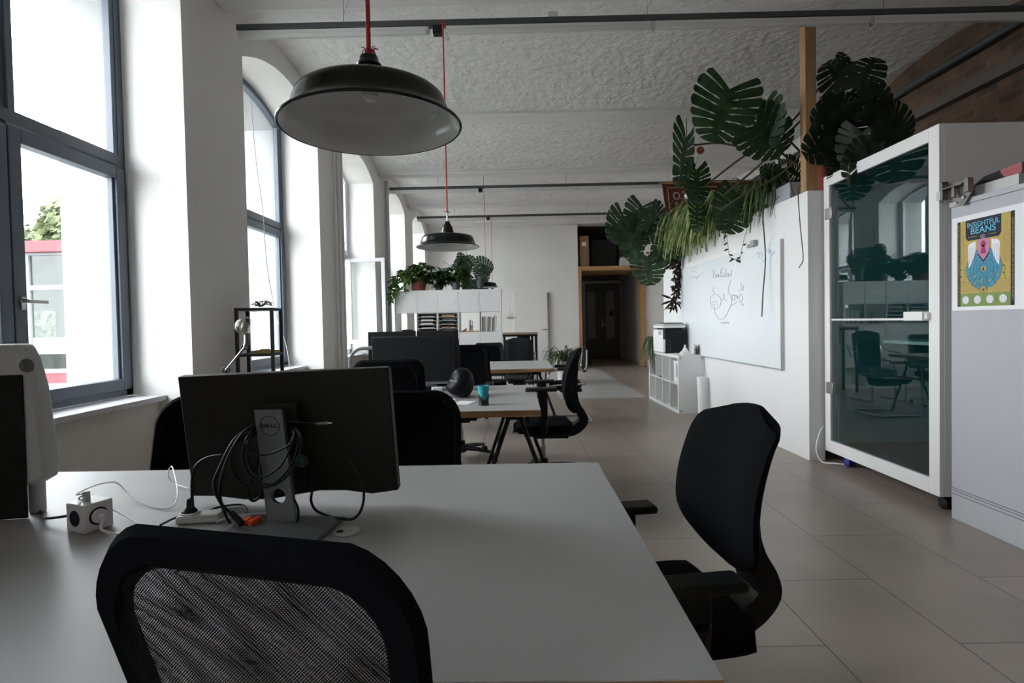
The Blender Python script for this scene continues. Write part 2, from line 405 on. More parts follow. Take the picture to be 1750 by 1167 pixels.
# window wall: inner leaf with the deep reveals, outer leaf a darker copy of that plaster, offsetting sky glare
XM = XW - 0.075
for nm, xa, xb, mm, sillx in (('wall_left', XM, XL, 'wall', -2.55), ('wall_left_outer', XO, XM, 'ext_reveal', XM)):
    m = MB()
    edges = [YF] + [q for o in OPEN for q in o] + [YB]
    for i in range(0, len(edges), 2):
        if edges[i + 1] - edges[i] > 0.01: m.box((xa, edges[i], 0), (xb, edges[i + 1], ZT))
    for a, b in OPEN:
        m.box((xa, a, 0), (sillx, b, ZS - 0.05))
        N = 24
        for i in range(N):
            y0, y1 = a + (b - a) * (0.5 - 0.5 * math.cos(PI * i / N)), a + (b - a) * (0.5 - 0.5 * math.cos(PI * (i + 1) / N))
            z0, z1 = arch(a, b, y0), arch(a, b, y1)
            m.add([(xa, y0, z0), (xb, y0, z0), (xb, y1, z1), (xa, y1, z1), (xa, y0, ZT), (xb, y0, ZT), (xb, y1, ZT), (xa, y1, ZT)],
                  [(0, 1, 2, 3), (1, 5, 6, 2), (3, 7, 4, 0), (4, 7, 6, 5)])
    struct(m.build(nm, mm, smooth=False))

# sills
for i, (a, b) in enumerate(OPEN):
    m = MB(); m.box((-2.78, a - 0.0, ZS - 0.045), (-2.49, b, ZS - 0.008)); struct(m.build('trim_%d' % (i + 2), 'sill', bevel=0.004))

# windows: blue-grey frames, arched tops, transom, two sashes each
def window(i, a, b, fm, open_sash=False):
    root = empty('window_%d' % (i + 1)); root['kind'] = 'structure'
    x0, x1 = XW - 0.07, XW
    mid = (a + b) / 2; c = mid - (0.16 if i == 2 else 0.0); z0 = ZS
    m = MB(); fw = 0.06
    m.box((x0, a, z0), (x1, a + fw, SPR)); m.box((x0, b - fw, z0), (x1, b, SPR)); m.box((x0, a, z0), (x1, b, z0 + 0.075))
    m.box((x0, a + fw, 2.40), (x1, b - fw, 2.47)); m.box((x0, a + fw, 2.325), (x1 - 0.01, b - fw, 2.39)); m.box((x0, c - 0.035, z0), (x1 - 0.02, c + 0.035, arch(a, b, c) - 0.02))
    N = 28
    for k in range(N):
        y0, y1 = a + (b - a) * (0.5 - 0.5 * math.cos(PI * k / N)), a + (b - a) * (0.5 - 0.5 * math.cos(PI * (k + 1) / N))
        def inn(y):
            h = (b - a) / 2; return mid + (y - mid) * (h - fw) / h, SPR + (arch(a, b, y) - SPR) * (RISE - fw) / RISE
        (p0, q0), (p1, q1) = inn(y0), inn(y1); r0, r1 = arch(a, b, y0), arch(a, b, y1)
        m.add([(x0, y0, r0), (x1, y0, r0), (x1, y1, r1), (x0, y1, r1), (x0, p0, q0), (x1, p0, q0), (x1, p1, q1), (x0, p1, q1)],
              [(1, 2, 6, 5), (0, 4, 7, 3), (4, 5, 6, 7), (0, 3, 2, 1)])
    m.build('window_frame', fm, root, smooth=False)
    def sash(y0, y1, z0_, z1_, t=0.075, xo=0.018, parent=root, name='sash'):
        s = MB(); xa, xb = x0 + 0.01, x1 + xo
        s.box((xa, y0, z0_), (xb, y0 + t, z1_)); s.box((xa, y1 - t, z0_), (xb, y1, z1_)); s.box((xa, y0 + t, z0_), (xb, y1 - t, z0_ + t)); s.box((xa, y0 + t, z1_ - t), (xb, y1 - t, z1_))
        q = 0.018
        s.box((xa + 0.02, y0 + t, z0_ + t), (xb - 0.02, y0 + t + q, z1_ - t)); s.box((xa + 0.02, y1 - t - q, z0_ + t), (xb - 0.02, y1 - t, z1_ - t))
        o = s.build(name, fm, parent, bevel=0.004)
        g = MB(); g.box((x0 + 0.03, y0 + t - 0.005, z0_ + t - 0.005), (x0 + 0.036, y1 - t + 0.005, z1_ - t + 0.005)); g.build('pane', 'glass', o, smooth=False)
        return o
    s1 = sash(a + 0.035, c - 0.005, z0 + 0.045, 2.375)
    if not open_sash: s2 = sash(c + 0.005, b - 0.035, z0 + 0.045, 2.375)
    # handle on the sash by the mullion
    h = MB(); yh = c + 0.05; zh = 1.43
    h.lathe([(0.001, 0.0), (0.016, 0.0), (0.016, 0.008), (0.001, 0.008)], (0, 0, 0), 16, Matrix.Translation((x1 + 0.018, yh, zh)) @ Matrix.Rotation(PI / 2, 4, 'Y'))
    h.box((x1 + 0.018, yh - 0.013, zh - 0.05), (x1 + 0.026, yh + 0.013, zh + 0.022)); h.cyl((x1 + 0.02, yh, zh), (x1 + 0.06, yh, zh), 0.009); h.cbox((x1 + 0.06, yh + 0.05, zh - 0.004), (0.014, 0.125, 0.02))
    h.build('window_handle', 'steel', root, bevel=0.003)
    # upper panes (arched), one each side of the mullion
    for y0, y1 in ((a + fw, c - 0.035), (c + 0.035, b - fw)):
        g = MB(); N = 16; pts = [(y0, 2.46), (y1, 2.46)]
        for k in range(N + 1):
            y = y1 + (y0 - y1) * k / N; h_ = (b - a) / 2; yy = mid + (y - mid) * h_ / (h_ - fw); pts.append((y, SPR + (arch(a, b, max(a, min(b, yy))) - SPR) * (RISE - fw) / RISE))
        g.prism(pts, lambda u, v, d: (d, u, v), x0 + 0.03, x0 + 0.036); g.build('pane', 'glass', root, smooth=False)
        s = MB(); s.box((x0 + 0.02, y0, 2.465), (x1 - 0.005, y0 + 0.04, SPR - 0.02)); s.box((x0 + 0.02, y1 - 0.04, 2.465), (x1 - 0.005, y1, SPR - 0.02)); s.build('glazing_bead', fm, root, smooth=False)
    # daylight portal helps the sky find its way in
    L = bpy.data.lights.new('daylight_portal', 'AREA'); L.shape = 'RECTANGLE'; L.size = b - a - 0.04; L.size_y = 3.78 - ZS
    L.cycles.is_portal = True
    lo = bpy.data.objects.new('daylight_portal', L); col.objects.link(lo); lo.location = (XW - 0.12, mid, (3.78 + ZS) / 2)
    lo.rotation_euler = Vector((1, 0, 0)).to_track_quat('-Z', 'Z').to_euler()
    return root
for i, (a, b) in enumerate(OPEN):
    window(i, a, b, 'frame_blue' if i < 3 else 'frame_white', open_sash=(i == 3))
# the casement that stands open into the room
rt = empty('open_window_sash', (XW, 8.90, 0), 0, label='white window casement swung open into the room beyond the second pier', cat='window sash')
m = MB(); t = 0.06; W_ = 0.62; z0, z1 = 0.955, 2.345
m.box((0, -0.05, z0), (t, 0, z1)); m.box((W_ - t, -0.05, z0), (W_, 0, z1)); m.box((t, -0.05, z0), (W_ - t, 0, z0 + t)); m.box((t, -0.05, z1 - t), (W_ - t, 0, z1))
m.build('sash_frame', 'frame_white', rt, bevel=0.004)
m = MB(); m.box((t, -0.03, z0 + t), (W_ - t, -0.024, z1 - t)); m.build('pane', 'glass', rt)
m = MB(); m.box((W_ - 0.01, -0.045, z0 + 0.02), (W_ + 0.012, -0.005, z1 - 0.02)); m.build('seal_edge', 'rail_dark', rt)
m = MB(); m.cbox((W_ - 0.03, 0.02, 1.5), (0.02, 0.03, 0.12)); m.build('handle', 'steel', rt, bevel=0.003)

# back wall with the tall opening
OX0, OX1, OZ = 1.68, 3.46, 3.80
m = MB()
m.box((XO, YB, 0), (OX0, YB + 0.3, ZT)); m.box((OX1, YB, 0), (XR + 0.2, YB + 0.3, ZT)); m.box((OX0, YB, OZ), (OX1, YB + 0.3, ZT))
struct(m.build('wall_back', 'wall', smooth=False))
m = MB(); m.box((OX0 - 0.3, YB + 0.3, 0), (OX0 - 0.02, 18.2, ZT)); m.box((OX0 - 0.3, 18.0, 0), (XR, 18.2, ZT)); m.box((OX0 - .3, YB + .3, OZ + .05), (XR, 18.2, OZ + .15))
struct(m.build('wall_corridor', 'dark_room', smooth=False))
m = MB(); m.box((3.52, YB + 0.3, 0), (3.62, 18.0, 2.6)); m.box((3.4, YB + 0.3, 2.6), (3.62, 18.0, 3.9)); struct(m.build('wall_corridor_side', 'wall', smooth=False))
# other walls
m = MB(); m.box((XR, YF, 0), (XR + 0.2, 6.6, ZT)); struct(m.build('wall_right', 'brick', smooth=False))
m = MB(); m.box((XR, 6.6, 0), (XR + 0.2, YB, ZT)); struct(m.build('wall_right_rear', 'wall', smooth=False))
m = MB(); m.box((XO, YF - 0.2, 0), (XR + 0.2, YF, ZT)); struct(m.build('wall_front', 'wall', smooth=False))

# ceiling: shallow vaults between flat ribs
RIB = [YF, -0.9, 1.72, 4.30, 6.88, 9.42, 12.0, 14.5]
m = MB(); RW = 0.13
for i in range(len(RIB) - 1):
    y0, y1 = RIB[i] + RW, RIB[i + 1] - RW; N = 14
    def prof(t): return y0 + (y1 - y0) * t, 3.85 + 0.17 * (1 - (2 * t - 1) ** 2)
    for k in range(N):
        (a, za), (b, zb) = prof(k / N), prof((k + 1) / N)
        m.add([(XO, a, za), (XR + 0.2, a, za), (XR + 0.2, b, zb), (XO, b, zb)], [(0, 3, 2, 1)])
m.box((XO, YF - 0.2, ZT), (XR + 0.2, YB + 0.3, ZT + 0.1))
struct(m.build('ceiling', 'ceiling'))
for i, y in enumerate(RIB[1:-1] + [14.44]):
    m = MB(); m.box((XL, y - RW, 3.80), (XR, y + RW, 3.95)); struct(m.build('ceiling_rib', 'rib', bevel=0.02))
# pipes on the piers and along the brick wall
m = MB()
for y, r in ((6.93, 0.018), (7.08, 0.024), (7.22, 0.016)): m.cyl((XL + 0.035, y, 0), (XL + 0.035, y, 3.8), r, 10)
tag(m.build('heating_pipe', 'wall'), 'white painted riser pipes on the second pier', 'pipe')
m = MB(); m.cyl((XL + 0.05, 9.72, 0), (XL + 0.05, 9.72, 3.8), 0.035, 10); tag(m.build('riser_pipe', M['old_white']), 'single beige riser pipe beyond the open casement', 'pipe')
m = MB(); m.cyl((XR - 0.08, YF + .01, 3.72), (XR - 0.08, YB - .01, 3.72), 0.035, 10); tag(m.build('wall_conduit', 'rail_dark'), 'dark conduit running along the top of the brick wall', 'pipe')
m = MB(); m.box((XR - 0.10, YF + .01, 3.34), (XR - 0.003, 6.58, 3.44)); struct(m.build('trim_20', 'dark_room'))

# partition with whiteboard wall, deck behind it
PA = math.atan(0.021)
PX0, PY0, PL = 2.535, 4.735, 4.27
def pp(u, d, z):                         # along the partition (away from camera), outwards to the right, up
    return Vector((PX0 - math.sin(PA) * u + math.cos(PA) * d, PY0 + math.cos(PA) * u + math.sin(PA) * d, z))
m = MB(); vs = [pp(u, d, z) for z in (0, 2.34) for u, d in ((0, 0), (0, 0.14), (PL, 0.14), (PL, 0))]
m.add(vs, [(0, 1, 2, 3), (7, 6, 5, 4), (0, 4, 5, 1), (1, 5, 6, 2), (2, 6, 7, 3), (3, 7, 4, 0)])
struct(m.build('wall_partition', 'partition', bevel=0.003))
m = MB(); m.box((2.68, 4.80, 2.24), (XR - 0.002, 9.0, 2.335)); struct(m.build('trim_21', 'partition'))
m = MB(); m.box((2.62, 8.86, 0.0), (XR - 0.002, 9.0, 2.24)); struct(m.build('wall_rear_partition', 'partition'))

# pine post on the partition end
m = MB(); m.box((2.545, 4.775, 2.34), (2.64, 4.87, 3.83)); tag(m.build('pine_post', 'pine', bevel=0.004), 'square pine post rising from the partition end to the ceiling', 'post')

# pine portal in the back opening
rt = empty('wooden_portal', (0, 0, 0), label='pine plank portal lining the tall opening in the back wall', cat='door frame')
m = MB(); m.box((OX0 + 0.005, YB - 0.06, 0), (OX0 + 0.085, YB + 0.5, 2.58)); m.build('post', 'pine', rt, bevel=0.005)
m = MB(); m.box((OX1 - 0.085, YB - 0.06, 0), (OX1 - 0.005, YB + 0.5, 2.58)); m.build('post', 'pine', rt, bevel=0.005)
m = MB(); m.box((OX0 + 0.003, YB - 0.06, 2.58), (OX1 - 0.003, YB + 1.6, 2.69)); m.build('shelf_beam', 'pine_h', rt, bevel=0.005)
# boxes stored over it
for x0, x1, y0, z1, mm, lab in ((1.75, 1.99, 14.6, 3.52, 'cardboard', 'tall brown cardboard box with a white label over the doorway'),
                                (2.85, 3.35, 14.55, 2.93, 'old_white', 'low white box beside the plants over the doorway'),
                                (2.1, 2.78, 14.9, 3.45, 'black', 'big black case stored over the doorway')):
    m = MB(); m.box((x0, y0, 2.69), (x1, y0 + 0.4, z1)); o = tag(m.build('storage_box', mm, bevel=0.008), lab, 'box')
    if mm == 'cardboard':
        q = MB(); q.box((x0 + 0.05, y0 - 0.002, 3.25), (x0 + 0.17, y0, 3.35)); q.build('paper_label', 'paper', o)
        q = MB(); q.box((x0 + 0.1, y0 - 0.0015, 2.69), (x0 + 0.14, y0, 3.24)); q.build('packing_tape', 'book_c', o)
# entrance door at the end of the corridor
rt = empty('door_1', (0, 0, 0)); rt['kind'] = 'structure'
m = MB(); m.box((2.22, 17.94, 0), (2.30, 17.99, 2.55)); m.box((3.44, 17.94, 0), (3.50, 17.99, 2.55)); m.box((2.22, 17.94, 2.47), (3.5, 17.99, 2.55)); m.build('door_casing', 'old_white', rt)
m = MB(); m.box((2.30, 17.95, 0.02), (2.78, 17.985, 2.47)); m.build('door_leaf', 'door_grey', rt, bevel=0.004)
m = MB(); m.box((2.79, 17.945, 0.02), (3.44, 17.985, 2.47)); m.build('door_leaf', 'door_grey', rt, bevel=0.004)
for x0, x1 in ((2.36, 2.62), (2.98, 3.24)):
    m = MB(); m.box((x0, 17.938, 0.65), (x1, 17.943, 2.2)); m.build('door_panel', 'door_panel', rt)
m = MB(); m.box((2.84, 17.9, 1.1), (3.0, 17.93, 1.14)); m.box((2.83, 17.92, 1.02), (2.87, 17.945, 1.3)); m.build('door_handle', 'steel', rt)
m = MB(); m.box((3.08, 17.92, 1.4), (3.2, 17.936, 1.55)); m.build('door_sticker', 'p_navy', rt)
m = MB(); m.box((3.0, 17.9, 2.38), (3.3, 17.94, 2.44)); m.build('door_closer', 'rail_dark', rt)
# white door leaf in the back wall
rt = empty('door_2', (0, 0, 0)); rt['kind'] = 'structure'
m = MB(); m.box((-0.04, YB - 0.05, 0.005), (0.88, YB - 0.004, 2.03)); m.build('door_leaf', 'booth_white', rt, bevel=0.006)
m = MB(); m.box((0.84, YB - 0.052, 0.01), (0.886, YB - 0.006, 2.02)); m.build('door_edge', 'steel', rt)
m = MB(); m.box((0.70, YB - 0.10, 1.035), (0.83, YB - 0.085, 1.055)); m.cyl((0.82, YB - 0.05, 1.045), (0.82, YB - 0.10, 1.045), 0.012); m.build('door_handle', 'chrome', rt)
m = MB(); m.box((-2.28, YB - 0.015, 0.005), (-0.06, YB, 0.09)); m.box((0.90, YB - 0.015, 0.005), (1.66, YB, 0.09)); struct(m.build('baseboard_back', 'booth_white'))
m = MB(); m.cbox((-0.16, YB - 0.03, 1.38), (0.14, 0.05, 0.025)); m.cyl((-0.16, YB - 0.03, 1.39), (-0.15, YB - 0.03, 1.66), 0.005, 8); m.cyl((-0.12, YB - .05, 1.38), (-0.02, YB - 0.09, 1.375), 0.012, 8)
tag(m.build('wall_hook', 'steel'), 'small metal wall fitting with a thin upright rod beside the white door', 'wall hook')
# waste bin in the corridor
m = MB(); m.lathe([(0.001, 0), (0.12, 0), (0.15, 0.46), (0.14, 0.46), (0.115, 0.02), (0.001, 0.02)], (1.98, 15.3, 0.001), 20); tag(m.build('waste_bin', 'black'), 'black waste bin just inside the dark corridor', 'bin')

# ================================================================== OUTSIDE
m = MB(); m.box((-60, -30, -1.6), (XO - 0.01, 60, -1.5)); struct(m.build('ground', 'ground', smooth=False))
rt = empty('red_building', (0, 18, 0), label='low red and white glazed building seen through the nearest window', cat='building')
def ex(x0, x1, z0, z1, d, mm, name, y0=0.0):
    q = MB(); q.box((x0, y0, z0), (x1, y0 + d, z1)); return q.build(name, mm, rt, smooth=False)
ex(-26, -12, 3.86, 4.22, 3, 'ext_red', 'roof_fascia', -0.3)
ex(-26, -12, -1.5, -0.46, 3, 'ext_white', 'base_wall')
ex(-26, -12, -0.46, -0.13, 3, 'ext_red', 'red_band', -0.05)
ex(-26, -12, -0.13, 0.0, .2, 'ext_white', 'window_ledge', -0.08)
for x in [-25.6 + 2.35 * k for k in range(6)]:
    ex(x - 0.09, x + 0.09, -0.05, 3.86, 0.15, 'ext_white', 'mullion', -0.04)
for z0, z1 in ((2.63, 2.79), (0.5, 0.6), (3.78, 3.86)): ex(-26, -12, z0, z1, 0.12, 'ext_white', 'crossbar', -0.03)
ex(-26, -12, 0.6, 1.05, 0.06, 'ext_cream', 'spandrel_panel')
ex(-26, -12, 1.05, 3.8, 0.02, 'ext_glass', 'glazing', 0.03)
ex(-26, -12, 0.0, 0.5, 0.02, 'ext_glass', 'glazing', 0.03)
ex(-26, -12, 2.0, 3.84, 0.1, 'ext_dark', 'dim_soffit', 1.6)  # dark panels added so the hall behind the glass reads unlit
ex(-26, -12, -0.46, 1.0, 0.1, 'ext_dark', 'dim_parapet', 1.6)
for k in range(9): ex(-25.4 + 1.5 * k, -25.0 + 1.5 * k, -0.4, 3.8, 0.2, 'ext_dark', 'dim_column', 1.3)
def tree(x, y, h, r, seed, lab):
    rnd = random.Random(seed); t_ = empty('tree', (x, y, -1.5), label=lab, cat='tree', group='trees beyond the red building')
    q = MB(); q.tube([(0, 0, 0), (0.1, 0, h * 0.4), (0, 0.1, h * 0.8)], [0.22, 0.16, 0.05], 8); q.build('trunk', 'bark', t_)
    q = MB()
    for _ in range(2200):
        u = Vector((rnd.gauss(0, 1), rnd.gauss(0, 1), rnd.gauss(0, 1))).normalized() * r * rnd.uniform(0.55, 1)
        c = Vector((u.x, u.y, h * 0.62 + u.z * 1.15)) ; s_ = rnd.uniform(0.12, 0.3)
        a = Vector((rnd.gauss(0, 1), rnd.gauss(0, 1), rnd.gauss(0, 1))).normalized(); b = a.orthogonal().normalized() * s_; d_ = a.cross(b).normalized() * s_
        q.add([c - b, c + d_ * .6, c + b, c - d_ * .6], [(0, 1, 2, 3)])
    q.build('foliage', 'ext_tree', t_, smooth=False)
for k, (x, y, h, r, lab) in enumerate(((-26.8, 27, 11.6, 2.3, 'pale green tree over the left part of the red roof'), (-27.3, 32.0, 10.6, 2.1, 'lower pale green tree in the dip of the treetops over the red roof'), (-21.6, 27, 12.0, 1.7, 'taller pale green tree beside the white outer window reveal'), (-22.0, 23.3, 4.2, 1.7, 'low pale green tree seen through the panes of the red building'))):
    tree(x, y, h, r, k, lab)

# ================================================================== DESKS
def trestle(root, x, y0, y1, z=0.70):
    for yy in (y0, y1):
        for s in (-1, 1):
            q = MB(); q.tube([(x + s * 0.035, yy, z - 0.03), (x + s * 0.27, yy, 0.0)], 0.014, 10)
            q.build('leg', 'black', root)
    q = MB(); q.box((x - 0.055, y0 - 0.03, z - 0.04), (x + 0.055, y1 + 0.03, z)); q.build('trestle_beam', 'black', root, bevel=0.004)
    q = MB(); q.tube([(x - 0.12, y0, 0.40), (x - 0.12, y1, 0.40)], 0.008, 8); q.build('stretcher', 'black', root)
def desk(x0, x1, y0, y1, label, tx):
    rt = empty('desk', ((x0 + x1) / 2, (y0 + y1) / 2, 0), label=label, cat='desk', group='grey topped double desks')
    cx, cy = (x0 + x1) / 2, (y0 + y1) / 2
    q = MB(); q.cur = 0; X, Y = x1 - cx, y1 - cy
    q.box((-X, -Y, 0.70), (X, Y, 0.737)); q.build('tabletop', 'ply', rt, bevel=0.002)
    q = MB(); q.box((-X + 0.001, -Y + 0.001, 0.737), (X - 0.001, Y - 0.001, 0.74)); q.build('laminate_surface', 'laminate', rt)
    for x in tx: trestle(rt, x - cx, -Y + 0.16, Y - 0.16)
    return rt
desk(-2.28, 0.29, 0.775, 1.985, 'large grey desk nearest the camera, carrying the cabled black monitor', (-1.9, -0.75))
desk(-1.84, 0.137, 3.19, 4.47, 'second grey desk with the teal cup and the round black helmet', (-1.55, -0.02))
desk(-1.95, 0.41, 6.0, 7.23, 'third grey desk in front of the tall white shelf', (-1.6, 0.22))

# ================================================================== CHAIRS
def star_base(rt, material='black', r=0.32, zc=0.075, rot=0.3):
    hub = MB(); hub.lathe([(0.001, 0.06), (0.045, 0.06), (0.04, 0.13), (0.032, 0.17), (0.001, 0.17)], (0, 0, 0), 16)
    for k in range(5):
        a = rot + 2 * PI * k / 5; c, s = math.cos(a), math.sin(a)
        hub.tube([(0.03 * c, 0.03 * s, 0.10), (0.17 * c, 0.17 * s, 0.092), (r * c, r * s, 0.07)], [0.026, 0.02, 0.013], 8)
    b = hub.build('star_base', material, rt)
    proto = None
    for k in range(5):
        a = rot + 2 * PI * k / 5; c, s = math.cos(a), math.sin(a)
        if proto is None:
            q = MB(); mt = Matrix.Rotation(PI / 2, 4, 'Y')
            for dx in (-0.014, 0.014): q.lathe([(0.001, -0.009), (0.02, -0.009), (0.027, -0.006), (0.027, 0.006), (0.02, 0.009), (0.001, 0.009)], (dx, 0.01, 0.027), 16, mt)
            q.cyl((0, 0, 0.045), (0, 0, 0.075), 0.007, 8); q.box((-0.004, -0.01, 0.02), (0.004, 0.02, 0.052))
            proto = q.build('caster', 'rubber', b)
            o = proto
        else:
            o = proto.copy(); col.objects.link(o); o.parent = b
        o.location = (r * c, r * s, 0); o.rotation_euler = (0, 0, a * 1.7)
    q = MB(); q.cyl((0, 0, 0.15), (0, 0, 0.41), 0.014, 12); q.cyl((0, 0, 0.15), (0, 0, 0.27), 0.022, 12); q.build('gas_column', 'steel', rt)
def rounded(u, n=3.5): return max(0.0, 1 - abs(u) ** n) ** (1 / n)
def seat_pad(rt, w=0.25, d=0.235, z=0.47, m_='fabric', y0=0.0):
    q = MB()
    def top(u, v):
        a, b = 2 * u - 1, 2 * v - 1
        x = a * w * (rounded(b, 4) * .35 + .65); y = y0 + b * d * (rounded(a, 4) * .35 + .65)
        e = min(rounded(a, 6), rounded(b, 6)); dip = 0.012 * (1 - a * a) * (1 - b * b)
        return x, y, e, dip
    q.grid(lambda u, v: (lambda x, y, e, dp: (x, y, z - 0.035 + 0.035 * e - dp - (0.03 * max(0, (2 * v - 1)) ** 4)))(*top(u, v)), 14, 14)
    q.grid(lambda u, v: (lambda x, y, e, dp: (x, y, z - 0.035 - 0.035 * e))(*top(u, v)), 14, 14)
    o = q.build('seat', m_, rt)
    p = MB(); p.box((-0.16, y0 - 0.17, z - 0.10), (0.16, y0 + 0.15, z - 0.06)); p.box((-.09, y0 - .2, z - .13), (.09, y0 + .08, z - .09)); p.build('seat_mechanism', 'black', rt, bevel=0.01)
    return o
def armrest(rt, s, z=0.68, w=0.27, m_='black', y=0.0):
    q = MB()
    q.box((s * w - 0.042, y - 0.11, z - 0.028), (s * w + 0.042, y + 0.13, z)); pad = q.build('armrest', 'black', rt, bevel=0.012)
    q = MB(); q.box((s * w - 0.03, y - 0.035, 0.50), (s * w + 0.0, y + 0.035, z - 0.02)) if s > 0 else q.box((s * w, y - 0.035, 0.50), (s * w + 0.03, y + 0.035, z - 0.02))
    q.tube([(s * w, y, 0.53), (s * (w - 0.02), y - 0.01, 0.44), (s * 0.12, y - 0.02, 0.40)], [0.03, 0.026, 0.02], 8)
    q.build('armrest_post', m_, pad, bevel=0.006)
def panel(fc, hw, z0, z1, th, nu=16, nv=22, n=3.2, curve=0.0, corner=0.28, dip=1.0):
    """closed padded panel: centre line fc(v)->y, half width hw(v)"""
    q = MB()
    def P(u, v, side):
        a, b = 2 * u - 1, v
        # rounded outline: pull in near top and bottom
        zz = z0 + (z1 - z0) * b
        e = 1.0
        t = min(b, 1 - b) / corner
        if t < 1: e = (1 - (1 - t) ** 2.6) ** (1 / 2.6)
        x = a * hw(b) * (0.55 + 0.45 * e) if t < 1 else a * hw(b)
        zz -= dip * (0.06 * (abs(a) ** 3.0) * max(0, (b - 0.8) / 0.2) ** 1) - (0.05 * abs(a) ** 3 * max(0, (0.2 - b) / 0.2))
        k = th * (1 - 0.75 * abs(a) ** 6) * (1 - 0.7 * max(0, abs(2 * b - 1)) ** 8)
        return (x, fc(b) + curve * a * a + side * k / 2, zz)
    q.grid(lambda u, v: P(u, v, 1), nu, nv); q.grid(lambda u, v: P(u, v, -1), nu, nv)
    idx = (nu + 1) * (nv + 1)
    fs = []
    for j in range(nv):
        for i in (0, nu):
            a, b = j * (nu + 1) + i, (j + 1) * (nu + 1) + i; fs.append((a, b, b + idx, a + idx))
    for i in range(nu):
        for j in (0, nv):
            a, b = j * (nu + 1) + i, j * (nu + 1) + i + 1; fs.append((a, b, b + idx, a + idx))
    q.f += fs; q.mi += [0] * len(fs)
    return q

def highback_chair(loc, rz, label, arm=0.68, ztop=1.005, group='black high backed task chairs', s=1.0):
    rt = empty('task_chair', loc, rz, label=label, cat='office chair', group=group)
    star_base(rt); seat_pad(rt)
    # padded back: lumbar bulge, top curling backwards
    def fc(v): return -0.205 - 0.05 * (1 - math.sin(PI * min(1, v * 1.15))) * (1 if v < .5 else .6) - 0.055 * v ** 2 - 0.02 * max(0, (v - 0.88) / 0.12)
    def hw(v): return 0.11 + 0.125 * min(1, v / 0.28) ** 0.7 - 0.028 * v
    b = panel(fc, hw, 0.525, ztop, 0.06, curve=0.04, corner=0.13, dip=0.5).build('backrest', 'fabric', rt)
    q = MB()
    prof = [(0.10, 0.385, 0.05, .028), (-0.10, 0.375, 0.055, .032), (-0.235, 0.395, 0.06, .038), (-0.312, 0.455, 0.06, .036), (-0.312, 0.51, 0.06, .034), (-0.270, 0.59, 0.07, .03), (-0.255, 0.68, 0.08, .022), (-0.266, 0.82, 0.08, .012), (-0.280, 0.94, 0.07, .008)]
    P = spline([(0, y, z) for y, z, _, _ in prof], 5); n = len(P)
    vs = []
    for i, p in enumerate(P):
        d = (P[min(i + 1, n - 1)] - P[max(i - 1, 0)]).normalized(); nn = Vector((0, -d.z, d.y)); k = i / (n - 1) * (len(prof) - 1); a = int(min(k, len(prof) - 2)); f = k - a
        w_ = prof[a][2] * (1 - f) + prof[a + 1][2] * f; t_ = prof[a][3] * (1 - f) + prof[a + 1][3] * f
        vs += [p + Vector((-w_, 0, 0)) - nn * t_, p + Vector((w_, 0, 0)) - nn * t_, p + Vector((w_, 0, 0)) + nn * t_, p + Vector((-w_, 0, 0)) + nn * t_]
    fs = [(0, 1, 2, 3), tuple(4 * (n - 1) + k for k in (3, 2, 1, 0))]
    for i in range(n - 1):
        for k in range(4): l = (k + 1) % 4; fs.append((4 * i + k, 4 * i + 4 + k, 4 * i + 4 + l, 4 * i + l))
    q.add(vs, fs); q.build('back_support', 'black', rt, bevel=0.01)
    for s_ in (-1, 1): armrest(rt, s_, arm)
    return rt

